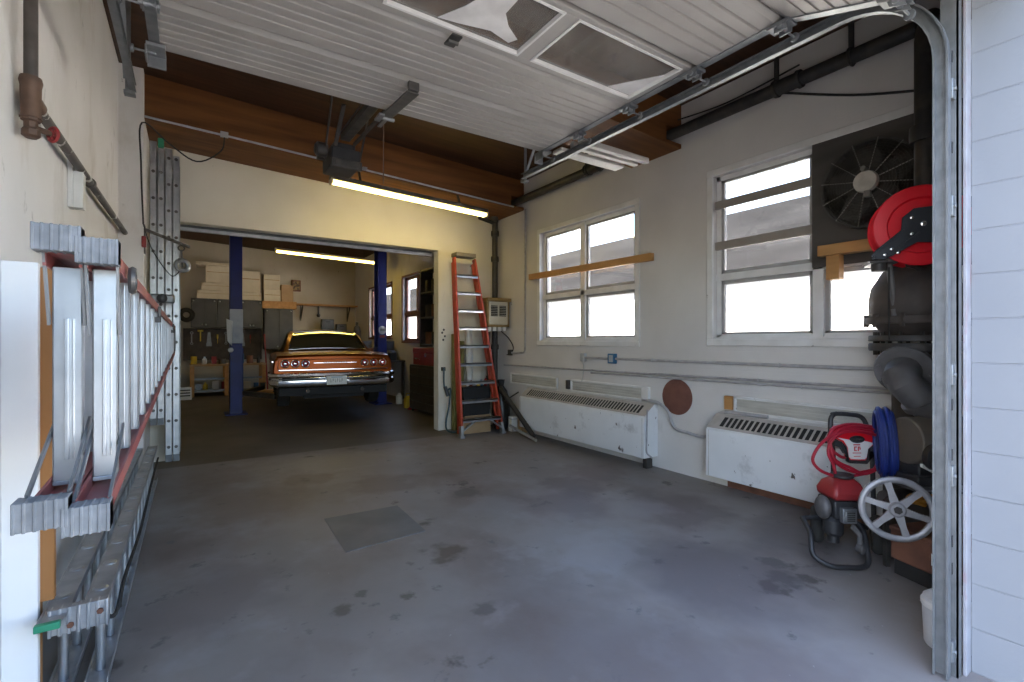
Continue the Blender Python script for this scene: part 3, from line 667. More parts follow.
# --- aluminium extension ladder lying on its edge below it
t = thing('extension_ladder', 'long aluminium extension ladder lying on its edge on the floor along the left wall', 'ladder', (-.4, 2.7, 0))
for k, (xo, xi, ya, yb) in enumerate(((-.305, -.388, 2.74, 6.45), (-.43, -.515, 2.64, 6.4))):
    for z0, s_ in ((.372, -1), (.0, 1)):
        b = B().box(xo, xi, ya, yb, z0, z0 + s_ * .004).box(xo, xo - .004, ya, yb, z0 - s_ * .012 * 0, z0 + s_ * .03).box(xi, xi + .004, ya, yb, z0, z0 + s_ * .03)
        b.box(xo, xo - .006, ya, yb, z0 - s_ * .004, z0).box(xi, xi + .006, ya, yb, z0 - s_ * .004, z0)
        b.build('rail', MALUD, t, smooth=False)
    y = 2.88; xm = (xo + xi) / 2
    while y < yb - .1:
        b = B().cyl((xm, y, .005), (xm, y, .367), .019, n=14).lathe([(.029, 0), (.029, .006), (.02, .011), (.006, .009)], (xm, y, .370), (0, 0, 1), 14)
        b.build('rung', MALU, t); y += .305
b = B().box(-.492, -.298, 2.70, 2.74, .285, .39)
for i in range(7): b.box(-.492 + i * .0303, -.48 + i * .0303, 2.693, 2.74, .281, .394)
f_ = b.build('foot', MALUD, t, bevel=.003, label='ribbed end foot with a rusty bolt')
B().lathe([(.012, 0), (.012, .01)], (-.325, 2.694, .35), (0, -1, 0), 6).lathe([(.012, 0), (.012, .01)], (-.42, 2.694, .32), (0, -1, 0), 6).build('bolt', MRUST, f_)
B().box(-.518, -.44, 2.612, 2.638, .35, .378).build('end_cap', MGREEN, t, bevel=.003, label='green plastic rail end cap')
cable(None, '', [(-.33, 2.78, .3), (-.295, 2.9, .23), (-.288, 3.2, .28), (-.29, 4.1, .22), (-.288, 5.0, .27), (-.29, 6.2, .29)], .009, MRUB).build('rope', MRUB, t, label='black rope along the rungs')
# --- white board and brown stud behind the near ladder ends
tag(B().box(XL, -.53, 2.75, 2.79, 0, 1.825).build('white_board', MWHITEWOOD, bevel=.004), 'tall white painted board standing at the near end of the left wall', 'board')
b = B().box(XL, -.488, 2.792, 2.83, .40, 1.81).box(XL, -.53, 2.792, 2.83, 0, .40)
tag(b.build('plywood_board', MPLY, bevel=.003), 'orange brown plywood board behind the white board', 'board')
tag(B().lathe([(.004, -.05), (.004, .03), (.009, .03), (.009, .037)], (-.485, 2.81, 1.62), (1, 0, 0), 10).build('bolt', MGALV), 'long bolt sticking out of the plywood board', 'bolt')

# --- two aluminium extension ladders standing in the back left corner
def standing(label, x0, x1, zb, zt, cap):
    t = thing('extension_ladder', label, 'ladder', ((x0 + x1) / 2, 7.1, zb), 'standing ladders')
    w = (x1 - x0 - .006) / 2
    for s_ in range(2):
        a = x0 + s_ * (w + .006); zt_ = zt - .07 * s_
        for y0, y1 in ((6.98, 7.01), (7.36, 7.39)):
            b = B().box(a, a + w, y0 if y0 < 7.2 else y1 - .004, y0 + .004 if y0 < 7.2 else y1, zb, zt_)
            b.box(a, a + .004, y0, y1, zb, zt_).box(a + w - .004, a + w, y0, y1, zb, zt_)
            b.build('rail', MALU, t, smooth=False)
        z = zb + .14
        while z < zt_ - .05:
            B().cyl((a + w / 2, 6.99, z), (a + w / 2, 7.38, z), .016, n=12).build('rung', MALUD, t)
            z += .309
    z = zb + .14
    while z < zt - .1:
        for s_ in range(2):
            a = x0 + s_ * (w + .006); B().cyl((a + w / 2, 6.974, z), (a + w / 2, 6.982, z), .018, n=12).build('rung_end', MSTEEL, t)
        z += .309
    b = B()
    for s_ in range(2):
        a = x0 + s_ * (w + .006); b.box(a, a + w, 6.97, 7.01, zb - .03, zb + .05)
    b.build('foot', MRIB, t, bevel=.004)
    if cap:
        B().box(x0 + .075, x0 + .135, 6.97, 7.02, zt - .06, zt + .05).build('end_cap', MGREEN, t, bevel=.01, label='green plastic rail end cap')
standing('aluminium extension ladder with a green cap standing against the left wall', -.405, -.266, .55, 3.82, True)
standing('aluminium extension ladder standing nearest the workshop opening, hung lower', -.258, -.12, .11, 3.76, False)

# --- orange stepladder in the back right corner
t = thing('step_ladder', 'orange fibreglass stepladder leaning closed in the back right corner', 'ladder', (3.86, 6.7, 0))
LB, LT = V((3.86, 6.68, 0)), V((3.80, 7.2, 2.92))
ax = (LT - LB); axn = ax.normalized()
def lw(s): return .375 - .19 * s
def LP(s, side, fwd=0): return LB + ax * s + V((side * lw(s), 0, 0)) + V((0, -1, .17)).normalized() * fwd
for sd in (-1, 1):
    b = B().bar(LP(.03, sd), LP(.985, sd), .032, .085, (0, 1, -.17)); b.build('rail', MORANGE, t, bevel=.003)
    b = B().bar(LP(.02, sd * .97, -.09) + V((0, .02, 0)), LP(.965, sd * .97, -.075), .026, .05, (0, 1, -.17)); b.build('rear_rail', MORANGE, t, bevel=.003)
    fp = LB + V((sd * .375, 0, 0))
    B().box(fp.x - .035, fp.x + .035, fp.y - .06, fp.y + .06, 0, .03).bar(fp + V((0, 0, .02)), LP(.06, sd), .045, .09, (0, 1, 0)).build('foot', MALUD, t, bevel=.004)
for k in range(9):
    s_ = (.09 + k * .0993); c = LB + ax * s_; w = lw(s_) - .012
    b = B().box(c.x - w, c.x + w, c.y - .055, c.y + .045, c.z - .012, c.z + .012).box(c.x - w, c.x + w, c.y - .055, c.y - .049, c.z - .038, c.z + .012).box(c.x - w, c.x + w, c.y + .039, c.y + .045, c.z - .03, c.z + .012)
    if k == 0:
        for sd in (-1, 1): b.bar((c.x + sd * .13, c.y - .05, c.z - .02), (c.x + sd * (lw(.02) - .02), c.y - .05, .10), .02, .05, (0, 1, 0)).bar((c.x + sd * .08, c.y - .05, c.z - .015), (c.x + sd * .2, c.y - .05, c.z - .05), .02, .045, (0, 1, 0))
    b.build('step', MALU, t, bevel=.002)
c = LT
B().box(c.x - .19, c.x + .19, c.y - .09, c.y + .10, c.z - .03, c.z + .045).build('top_cap', mat('tan_grey_plastic', (.23, .2, .16), (.18, .155, .12), rough=.6), t, bevel=.015)

# ================================================================== RIGHT WALL
def heater(label, y0, y1, zb):
    h = thing('wall_heater', label, 'heater', (4.5, (y0 + y1) / 2, zb), 'wall heaters')
    X = XR
    B().prism([(X, zb), (4.385, zb), (4.38, zb + .01), (4.38, .60), (4.40, .62), (4.56, .745), (X, .745)], 'y', y0, y1).build('cabinet', MHEAT, h, bevel=.004)
    d = V((.16, 0, .125)).normalized(); nrm = V((-d.z, 0, d.x))
    p0 = V((4.40, 0, .62)) + nrm * .003
    def q(a, hh): return p0 + d * a + nrm * hh
    b = B()
    for (a0, a1) in ((0, .03), (.165, .205)): b.add([(q(a, hh).x, y, q(a, hh).z) for hh in (0, .006) for a in (a0, a1) for y in (y0 + .005, y1 - .005)], [(0, 1, 3, 2), (4, 6, 7, 5), (0, 4, 5, 1), (1, 5, 7, 3), (3, 7, 6, 2), (2, 6, 4, 0)])
    y = y0 + .12; edges_ = []
    for ya, yb in ((y0 + .005, y0 + .12), (y1 - .12, y1 - .005)): edges_.append((ya, yb))
    n = int((y1 - y0 - .24) / .052); st = (y1 - y0 - .24) / n
    for i in range(1, n): edges_.append((y0 + .12 + st * i - .009, y0 + .12 + st * i + .009))
    for ya, yb in edges_: b.add([(q(a, hh).x, yy, q(a, hh).z) for hh in (0, .006) for a in (.028, .167) for yy in (ya, yb)], [(0, 1, 3, 2), (4, 6, 7, 5), (0, 4, 5, 1), (1, 5, 7, 3), (3, 7, 6, 2), (2, 6, 4, 0)])
    b.build('grille', MGRILLE, h, smooth=False, label='beige slotted top grille')
    b = B().add([(q(a, .001).x, yy, q(a, .001).z) for a in (.028, .167) for yy in (y0 + .1, y1 - .1)], [(0, 1, 3, 2)])
    b.v += [p + V((.01, 0, -.01)) for p in b.v[:4]]; b.f += [(6, 7, 5, 4), (0, 4, 5, 1), (1, 5, 7, 3), (3, 7, 6, 2), (2, 6, 4, 0)]
    b.build('vent_slots', MDARK, h, smooth=False)
    for ye in (y0 + .03, y1 - .03):
        B().box(4.377, 4.381, ye - .002, ye + .002, zb + .01, .60).build('panel_seam', MGRILLE, h)
    return h
heater('long white wall heater with a slotted top, under the four-pane window', 3.84, 6.40, .13)
heater('white wall heater with chipped paint behind the pressure washer', 1.45, 3.03, .13)
tag(B().box(4.45, 4.55, 3.86, 3.92, 0, .129).build('heater_foot', MSTEEL, bevel=.003), 'dark steel foot under the near end of the long heater', 'foot')

def louver(label, y0, y1, z0, z1, slab=False):
    l = thing('wall_louver', label, 'louver', (XR, (y0 + y1) / 2, z0), 'wall louvers')
    b = B(); x0 = XR - .03; w = .025
    b.box(x0, XR, y0, y1, z1 - w, z1).box(x0, XR, y0, y1, z0, z0 + w).box(x0, XR, y0, y0 + w, z0, z1).box(x0, XR, y1 - w, y1, z0, z1)
    b.build('frame', MWHITE, l, bevel=.003)
    b = B(); n = 4
    for i in range(n):
        za = z0 + w + (z1 - z0 - 2 * w) * i / n; zb_ = z0 + w + (z1 - z0 - 2 * w) * (i + 1) / n
        b.add([(XR - .006, y0 + w, za), (XR - .006, y1 - w, za), (XR - .016, y1 - w, zb_), (XR - .016, y0 + w, zb_), (XR - .001, y0 + w, za), (XR - .001, y1 - w, za), (XR - .001, y1 - w, zb_), (XR - .001, y0 + w, zb_)],
              [(0, 1, 2, 3), (7, 6, 5, 4), (0, 4, 5, 1), (2, 6, 7, 3), (1, 5, 6, 2), (0, 3, 7, 4)])
    b.build('blades', MLOUV, l, smooth=False)
    return l
louver('beige wall louver beside the orange stepladder, left of the pair', 5.72, 7.0, .77, .95)
l = louver('beige wall louver over the near half of the long heater', 4.05, 5.40, .765, .945)
B().box(XR - .05, XR, 3.95, 4.045, .80, .945).build('end_block', MWHITE, l, bevel=.003)
B().box(XR - .06, XR, 5.41, 5.47, .80, .93).build('end_stop', MSTEEL, l, bevel=.003)
l = louver('long beige wall louver over the near heater, behind the pressure washer', 1.2, 2.86, .77, .94)
B().box(XR - .05, XR, 2.865, 2.95, .80, .935).build('wood_stop', MPINE, l, bevel=.003)

tag(B().lathe([(.203, 0), (.203, .008), (.195, .011)], (XR - .0, 3.565, .862), (-1, 0, 0), 48).build('round_plate', MDISC), 'rust brown round plate on the wall between the heaters', 'plate')

def pipe_run(name, label, pts, r, m, group=None, cat='conduit', clips=()):
    t = thing(name, label, cat, pts[0], group)
    B().tube(pts, r, 10).build('pipe', m, t)
    for c in clips: B().torus(c[0], c[1], r + .003, .004, 14, 6).build('clip', MBOX, t)
    return t
def arc(pts, k=.06, n=5):
    """round the corners of a polyline"""
    P = [V(p) for p in pts]; q = [P[0]]
    for i in range(1, len(P) - 1):
        a, b, c = P[i - 1], P[i], P[i + 1]; u = b + (a - b).normalized() * k; w = b + (c - b).normalized() * k
        for j in range(n + 1):
            s = j / n; q.append((1 - s) ** 2 * u + 2 * s * (1 - s) * b + s * s * w)
    return q + [P[-1]]
CX = XR - .024
t = pipe_run('wall_conduit', 'straight conduit running from the outlet boxes under the windows', [(CX, 5.08, 1.268), (CX, 1.2, 1.275)], .016, MCONDUIT, 'wall conduits', clips=[((CX, 3.9, 1.27), (0, 1, 0)), ((CX, 2.4, 1.272), (0, 1, 0))])
t = pipe_run('wall_conduit', 'upper of two long pipes running along the wall above the heaters', [(CX, 7.2, 1.080), (CX, 1.15, 1.128)], .013, MCONDUIT, 'wall conduits', clips=[((CX, 6.0, 1.0895), (0, 1, 0)), ((CX, 4.95, 1.098), (0, 1, 0)), ((CX, 2.6, 1.1165), (0, 1, 0))])
t = pipe_run('wall_conduit', 'lower of two long pipes running along the wall above the heaters', [(CX, 4.97, 1.062), (CX, 1.15, 1.092)], .011, MCONDUIT, 'wall conduits', clips=[((CX, 2.2, 1.0838), (0, 1, 0))])
t = pipe_run('wall_conduit', 'conduit dropping down between the window and the back right corner', arc([(CX, 6.55, 3.68), (CX, 6.56, 1.31), (CX, 6.95, 1.30)]), .016, MCONDUIT, 'wall conduits')
t = pipe_run('wall_conduit', 'bent conduit looping from heater to heater below the round plate', arc([(CX, 4.03, .785), (CX - .03, 3.80, .785), (CX - .01, 3.66, .70), (CX, 3.60, .50), (CX, 3.22, .46), (CX, 3.10, .50), (CX - .02, 3.08, .70), (CX - .02, 2.95, .775), (CX - .02, 2.5, .775)], .07), .018, MCONDUIT, 'wall conduits')
t = pipe_run('wall_conduit', 'thin dark conduit down the near end of the long heater', arc([(4.42, 3.825, .70), (4.40, 3.825, .2), (4.5, 3.825, .13)], .04), .010, MCONDUIT, 'wall conduits')
t = thing('outlet_box', 'grey outlet box with a hanging cord under the four-pane window', 'outlet', (XR, 5.12, 1.21), 'outlet boxes')
B().box(XR - .05, XR, 5.08, 5.17, 1.215, 1.33).build('box', MBOX, t, bevel=.005)
cable(None, '', [(XR - .04, 5.12, 1.22), (XR - .03, 5.11, 1.12), (XR - .03, 5.13, 1.0), (XR - .03, 5.15, .93)], .006, MBOX).build('cord', MBOX, t)
t = thing('outlet_box', 'blue outlet box on the conduit under the four-pane window', 'outlet', (XR, 4.56, 1.2), 'outlet boxes')
B().box(XR - .055, XR, 4.50, 4.62, 1.205, 1.335).build('box', MBLUEBOX, t, bevel=.005)
B().box(XR - .058, XR - .054, 4.525, 4.595, 1.225, 1.315).box(XR - .062, XR - .056, 4.545, 4.575, 1.235, 1.262).box(XR - .062, XR - .056, 4.545, 4.575, 1.278, 1.305).build('cover_plate', MBOX, t)

# timber battens on the windows
b = B().bar((XR - .062, 3.87, 2.50), (XR - .062, 6.36, 2.53), .06, .09); tag(b.build('timber_batten', MPINE, bevel=.003), 'long timber batten fixed across the four-pane window', 'batten')
MBAR = mat('tan_painted_board', (.30, .27, .235), (.25, .22, .19), rough=.7, scale=4)
for z, w, l in ((2.93, .085, 'upper tan board screwed across the upper pane by the fan'), (2.50, .085, 'lower tan board screwed across the upper pane by the fan')):
    b = B().box(XR + .005, XR + .035, 2.10, 3.09, z - w / 2, z + w / 2); tag(b.build('window_board', MBAR, bevel=.003), l, 'board', 'boards across the window')
tag(B().box(4.48, 4.575, 1.25, 2.02, 2.225, 2.315).build('timber_ledge', MPINE, bevel=.003), 'yellow timber stud lying under the wall fan', 'stud')
tag(B().box(4.50, 4.59, 1.86, 1.96, 2.02, 2.224).build('timber_block', MPINE, bevel=.003), 'short timber block standing under the stud below the fan', 'block')

# wall fan on its grimy panel
tag(B().box(XR - .02, XR - .001, 1.06, 2.118, 2.15, 3.255).build('fan_panel', MPANEL, bevel=.003), 'grimy dark plywood panel filling the upper right window opening', 'panel')
f = thing('wall_fan', 'large dark wall fan behind a round wire guard', 'fan', (4.55, 1.66, 2.40))
FC = V((4.50, 1.66, 2.77)); FR = .345
B().lathe([(FR + .01, 0), (FR + .01, .075), (FR - .01, .075), (FR - .01, 0)], (4.598, FC.y, FC.z), (-1, 0, 0), 48).build('shroud', MFAN, f)
b = B()
for k in range(5):
    a = 2 * pi * k / 5 + .3; u = V((0, cos(a), sin(a))); w = V((0, -sin(a), cos(a)))
    pts = [(.07, -.05), (.14, -.10), (.30, -.09), (.315, .03), (.18, .09), (.08, .06)]
    b.add([FC + V((.06 + .25 * q * -.25, 0, 0)) + u * p + w * q for p, q in pts] + [FC + V((.064 + .25 * q * -.25, 0, 0)) + u * p + w * q for p, q in pts],
          [tuple(range(6)), tuple(reversed(range(6, 12)))] + [(i, (i + 1) % 6, (i + 1) % 6 + 6, i + 6) for i in range(6)])
b.build('blades', MFAN, f)
b = B()
for k in range(13): b.torus(FC + V((.02 - .03 * (1 - (k / 12) ** 2), 0, 0)), (1, 0, 0), .09 + (FR - .09) * k / 12, .0028, 48, 4)
for k in range(64):
    a = 2 * pi * k / 64; u = V((0, cos(a), sin(a))); b.bar(FC + u * .2 + V((.005, 0, 0)), FC + u * FR + V((.02, 0, 0)), .003, .003)
b.build('wire_guard', MFAN, f)
b = B()
for k in range(12):
    a = 2 * pi * k / 12 + .2; u = V((0, cos(a), sin(a))); b.bar(FC + u * .06 + V((-.015, 0, 0)), FC + u * (FR + .005) + V((.018, 0, 0)), .006, .006)
b.build('guard_spoke', MFANL, f)
B().lathe([(.085, 0), (.088, .03), (.08, .055), (.03, .06)], FC + V((.01, 0, 0)), (-1, 0, 0), 28).build('motor_hub', mat('pale_grey_enamel', (.47, .45, .40), (.36, .34, .3), rough=.5, scale=12), f)
B().box(4.44, 4.48, 1.62, 1.66, 2.64, 2.69).lathe([(.02, 0), (.02, .06)], FC + V((-.02, .0, .095)), (-1, 0, 0), 10).build('junction_box', MFANL, f)

# ================================================================== FRONT RIGHT CORNER
VA = R(-33.5)
def cpos(x, d, z=0): return (d * sin(R(33.5)) + x * cos(R(33.5)), d * cos(R(33.5)) - x * sin(R(33.5)), z)

# --- sprinkler riser with its valve, elbow and hand wheel
t = thing('sprinkler_riser', 'large dark cast iron sprinkler riser with valve and grey elbow behind the right door track', 'riser', cpos(2.9, 3.4), rotz=VA)
B().tube([(0, 0, 2.05), (0, 0, 3.62), (.02, 0, 3.72), (.07, .03, 3.79), (.14, .1, 3.80)], .06, 18).build('pipe', MPIPE, t)
for z in (2.9,): B().lathe([(.06, 0), (.085, 0), (.088, .03), (.088, .08), (.085, .11), (.06, .11)], (0, 0, z), n=18).build('coupling', MPIPE, t)
B().lathe([(.09, 2.22), (.12, 2.18), (.125, 2.08), (.19, 1.98), (.25, 1.88), (.265, 1.8), (.265, 1.70), (.25, 1.63), (.2, 1.57), (.17, 1.52)], (-.07, 0, 0), n=28).build('valve_body', MVALVE, t)
b = B().lathe([(.285, 1.62), (.29, 1.645), (.285, 1.67), (.26, 1.67), (.26, 1.62)], (-.07, 0, 0), n=28)
for k in range(10): a = 2 * pi * k / 10; b.cyl((-.07 + .275 * cos(a), .275 * sin(a), 1.60), (-.07 + .275 * cos(a), .275 * sin(a), 1.69), .018, n=6)
b.build('cover_flange', MVALVE, t)
b = B().lathe([(.26, 1.43), (.265, 1.44), (.265, 1.475), (.26, 1.485)], (-.07, 0, 0), n=32).lathe([(.26, 1.497), (.265, 1.5), (.265, 1.53), (.26, 1.54)], (-.07, 0, 0), n=32)
for k in range(12): a = 2 * pi * k / 12; b.cyl((-.07 + .225 * cos(a), .225 * sin(a), 1.40), (-.07 + .225 * cos(a), .225 * sin(a), 1.565), .014, n=6)
b.build('flange', MPIPE, t)
B().cyl((-.07, 0, .62), (-.07, 0, 1.45), .13, n=22).build('lower_pipe', MVALVE, t)
n_ = V((-.72, -.62, -.22)).normalized(); fc = V((-.25, -.13, 1.30))
b = B().lathe([(.165, -.04), (.17, -.03), (.17, .0), (.165, .012)], fc, n_, 30)
for k in range(8):
    a = 2 * pi * k / 8 + .2; e1 = n_.cross(V((0, 0, 1))).normalized(); q_ = fc + e1 * cos(a) * .14 + V((0, 0, sin(a) * .14)); b.cyl(q_ - n_ * .05, q_ + n_ * .03, .014, n=6)
b.build('elbow_flange', MGREY, t)
b = B().tube([fc - n_ * .03, fc + n_ * .05, fc + n_ * .10 + V((.0, 0, -.01)), fc + n_ * .14 + V((.03, -.01, -.05)), fc + n_ * .14 + V((.10, -.03, -.13)), fc + n_ * .12 + V((.36, -.05, -.42))], .10, 18).ball(fc + n_ * .085 + V((0, 0, -.03)), .103, 20, 12)
b.lathe([(.105, -.02), (.118, -.018), (.118, .018), (.105, .02)], fc + n_ * .14 + V((.125, -.03, -.16)), (.6, -.06, -.75), 22)
b.build('elbow', MGREY, t)
B().cyl((-.33, -.1, 2.02), (-.29, -.1, 1.72), .02, n=10).cyl((-.29, -.1, 1.72), (-.285, -.1, 1.66), .028, n=10).lathe([(.03, 0), (.055, .01), (.055, .05), (.03, .06)], (-.335, -.1, 2.02), n=12).build('lever', MGREY, t)
B().tube([(-.22, -.12, 2.02), (-.2, -.16, 2.0), (-.14, -.16, 1.97), (-.1, -.1, 2.0)], .02, 8).ball((-.21, -.13, 2.04), .035).build('drain_cock', MPIPE, t)
B().tube([(-.345, -.12, 2.0), (-.347, -.12, 1.8), (-.345, -.12, 1.5)], .006, 6).build('wire', MRUB, t)
# lower valve with the silver hand wheel
hc = V((-.555, -.45, .475)); hx = V((-.5, -1, .06)).normalized()
B().cyl((-.07, 0, .60), (-.07, 0, .0), .15, n=20).lathe([(.2, .0), (.2, .03), (.16, .05)], (-.07, 0, 0), n=22).cyl((-.07, 0, .42), tuple(hc - hx * .25), .06, n=14).build('gate_valve', MVALVE, t)
hw = B().torus(hc, hx, .176, .020, 44, 10, .8)
e1 = hx.cross(V((0, 0, 1))).normalized(); e2 = e1.cross(hx)
for k in range(6):
    a = k * pi / 3 + .25; q_ = e1 * cos(a) + e2 * sin(a); hw.loft([[hc + q_ * r_ + e1.cross(q_).normalized() * 0 + (hx.cross(q_)) * (w_ * c_) + hx * (.011 * s_) for c_, s_ in ((1, 1), (-1, 1), (-1, -1), (1, -1))] for r_, w_ in ((.03, .024), (.11, .016), (.175, .02))])
hw.lathe([(.03, -.03), (.046, -.03), (.046, .018), (.036, .028)], hc, hx, 20)
hw = hw.build('hand_wheel', MSILV, t, label='silver six-spoked hand wheel')
B().cyl(hc - hx * .3, hc + hx * .035, .014, n=10).lathe([(.022, .025), (.022, .04)], hc, hx, 6).build('stem', MPIPE, hw)

# --- hose reel
t = thing('hose_reel', 'red hose reel with a black mounting arm above the riser valve', 'hose reel', cpos(2.70, 3.22), rotz=R(-60))
RC = V((0, 0, 2.255))
def rdisc(y, s_): return B().lathe([(.255, 0), (.262, .006), (.255, .012), (.185, .014), (.175, .004 + .0), (.165, -.02), (.06, -.024), (.06, -.03), (.165, -.028), (.19, .0), (.25, -.002)], RC + V((0, y, 0)), (0, s_, 0), 56)
d_ = rdisc(-.07, -1).build('front_disc', MREDP, t, angle=25)
rdisc(.07, 1).build('rear_disc', MREDP, t, angle=25)
B().cyl(RC + V((0, -.07, 0)), RC + V((0, .07, 0)), .10, n=28).build('drum', MREDP, t)
b = B()
for k, rr in enumerate((.125, .15, .175, .2)):
    for y in (-.044, -.015, .014, .043): b.torus(RC + V((0, y, 0)), (0, 1, 0), rr, .0145, 40, 6)
b.build('hose', MRUB, t, label='wound black hose')
plate = [(.12, .08), (.05, .11), (-.05, .105), (-.11, .05), (-.115, -.03), (-.255, -.155), (-.275, -.20), (-.26, -.215), (-.20, -.21), (-.16, -.195), (-.03, -.115), (.06, -.125), (.15, -.09), (.16, 0)]
arm = B().prism([(x, z + RC.z) for x, z in plate], 'y', -.120, -.112).build('mounting_arm', mat('charcoal_steel', (.025, .028, .035), (.035, .038, .045), rough=.45, metal=.3), t, bevel=.003)
b = B().bar((-.10, -.126, 2.225), (-.27, -.126, 2.065), .012, .014, (0, 1, 0)).bar((-.02, -.126, 2.20), (-.2, -.126, 2.05), .012, .014, (0, 1, 0)).bar((-.26, -.12, 2.06), (-.2, -.12, 2.045), .02, .04, (0, 1, 0))
b.build('arm_rib', mat('charcoal_steel_edge', (.03, .033, .04), rough=.45, metal=.3), arm, bevel=.002)
b = B()
for x, z, r_ in ((0, 0, .016), (-.06, .045, .011), (.065, .06, .011), (-.06, -.06, .011), (.065, -.045, .011), (-.165, -.15, .011), (-.2, -.185, .011), (-.13, -.175, .011)):
    b.lathe([(r_, 0), (r_, .006), (r_ * .5, .009)], RC + V((x, -.120, z)), (0, -1, 0), 12)
b.build('bolt', MCHROME, arm)
B().box(-.28, -.18, -.11, .13, 2.02, 2.04).box(.0, .3, .09, .12, 2.0, 2.45).box(-.2, .25, .09, .13, 2.02, 2.05).cyl((-.22, -.06, 1.97), (-.22, -.06, 2.02), .045, n=16).build('base_bracket', MPIPE, t, bevel=.003)

# --- pressure washer
t = thing('pressure_washer', 'red and black petrol pressure washer in front of the near heater', 'pressure washer', cpos(2.25, 3.35), rotz=VA)
b = B().tube(arc([(.05, .10, .20), (.05, .12, .75), (.045, .14, .80), (.06, .16, .965), (.12, .17, .975), (.30, .17, .955), (.33, .12, .8), (.33, .10, .20)], .05, 5), .016, 10)
b.build('handle_frame', MBLACK, t)
b = B().tube(arc([(-.18, .10, .24), (-.22, -.06, .20), (-.255, -.13, .07), (-.17, -.19, .025), (.02, -.20, .022), (.10, -.17, .03), (.14, -.06, .22), (.14, .12, .24)], .05, 5), .017, 10)
b.tube(arc([(-.18, .10, .24), (.14, .12, .24), (.31, .14, .15)], .04, 4), .015, 8)
b.build('base_frame', MBLACK, t)
# panel
pn = [(-.03, .875), (.0, .90), (.14, .912), (.30, .905), (.30, .79), (.27, .775), (.225, .74), (.215, .67), (.20, .655), (.09, .66), (.075, .675), (.068, .75), (.045, .79), (-.03, .83)]
pn = [(x + .03, z) for x, z in pn]
pan = B().prism(pn, 'y', .05, .085).build('control_panel', MREDP, t, bevel=.006)
wp = [(.0, .822), (.10, .805), (.19, .80), (.262, .783), (.22, .745), (.208, .682), (.195, .668), (.10, .671), (.085, .685), (.078, .752), (.05, .80)]
B().prism(wp, 'y', .046, .052).build('white_panel', mat('white_plastic', (.62, .60, .58), rough=.5), pan, label='white label panel')
B().prism([(.072, .70), (.078, .652), (.092, .642), (.21, .638), (.224, .652), (.228, .72), (.24, .70), (.30, .72), (.30, .755), (.235, .745), (.217, .66), (.085, .664), (.066, .76), (.03, .795), (-.02, .80), (-.02, .765), (.03, .75), (.055, .71)], 'y', .04, .075).build('black_trim', MBLACK, pan, bevel=.003)
ov = B().add([(.142 + .052 * cos(a) * 1.0, .043, .81 + .026 * sin(a)) for a in [2 * pi * k / 28 for k in range(28)]] + [(.142 + .052 * cos(a), .05, .81 + .026 * sin(a)) for a in [2 * pi * k / 28 for k in range(28)]],
             [tuple(range(28)), tuple(reversed(range(28, 56)))] + [(i, (i + 1) % 28, (i + 1) % 28 + 28, i + 28) for i in range(28)]).build('badge', MBLACK, pan, label='black oval badge')
b = B()
for k in range(7): b.box(.108 + k * .0105, .115 + k * .0105, .041, .043, .804 + .002 * (k % 2), .818 - .002 * (k % 3 == 1))
b.build('badge_mark', MCHROME, ov)
MMARK = mat('red_print', (.5, .02, .03), rough=.6)
b = B().box(.115, .162, .044, .046, .768, .776).box(.120, .127, .044, .046, .728, .760).box(.127, .140, .044, .046, .753, .760).box(.127, .140, .044, .046, .728, .734).box(.146, .153, .044, .046, .728, .760).box(.153, .162, .044, .046, .753, .760).box(.158, .165, .044, .046, .738, .753).box(.11, .17, .044, .046, .712, .717).box(.118, .165, .044, .046, .688, .692)
b.build('printed_mark', MMARK, pan, smooth=False)
for o_ in list(pan.children) + list(ov.children):
    for v_ in o_.data.vertices: v_.co.x += .03
# engine
eng = B().loft([[(-.13, -.12, .30), (.13, -.13, .30), (.13, .12, .30), (-.13, .12, .30)], [(-.14, -.13, .38), (.14, -.14, .38), (.14, .13, .38), (-.14, .13, .38)], [(-.135, -.12, .42), (.135, -.13, .42), (.135, .12, .42), (-.135, .12, .42)]]).build('engine_block', MBLACK, t, bevel=.01)
B().loft([[(-.145, -.14, .425), (.145, -.15, .42), (.145, .13, .42), (-.145, .13, .425)], [(-.15, -.145, .47), (.15, -.155, .47), (.15, .14, .47), (-.15, .14, .47)], [(-.12, -.10, .525), (.13, -.11, .53), (.13, .11, .53), (-.12, .11, .525)], [(-.06, -.05, .555), (.10, -.06, .56), (.10, .08, .56), (-.06, .08, .555)]]).build('engine_cover', MREDDULL, eng, bevel=.018)
B().lathe([(.075, 0), (.095, .01), (.095, .025), (.05, .03)], (.02, 0, .555), n=24).build('recoil_starter', MBLACK, eng)
B().box(-.10, .03, -.185, -.13, .285, .385).box(-.085, .015, -.195, -.18, .30, .37).build('muffler', MGALV, eng, bevel=.012)
b = B()
for k in range(5): b.box(-.07, .0, -.2, -.19, .305 + k * .013, .311 + k * .013)
b.build('muffler_slots', MDARK, eng, smooth=False)
B().ball((-.185, -.03, .36), (.06, .09, .08), 16, 10).build('air_filter', MGREY, eng)
B().lathe([(.07, 0), (.085, .02), (.085, .10), (.05, .13)], (-.08, -.02, .17), n=20).cyl((-.08, -.02, .12), (-.08, -.02, .3), .05, n=14).build('pump', MBLACK, eng)
B().tube([(.04, -.1, .25), (.08, -.15, .2), (.06, -.17, .14), (.1, -.15, .13)], .022, 8).lathe([(.03, 0), (.03, .05), (.02, .06)], (.05, -.16, .12), (.3, -1, 0), 10).build('hose_fitting', MGREY, eng)
for o_ in [eng] + list(eng.children):
    for v_ in o_.data.vertices: v_.co.x = .035 + (v_.co.x - .02) * .72; v_.co.y = v_.co.y * .75
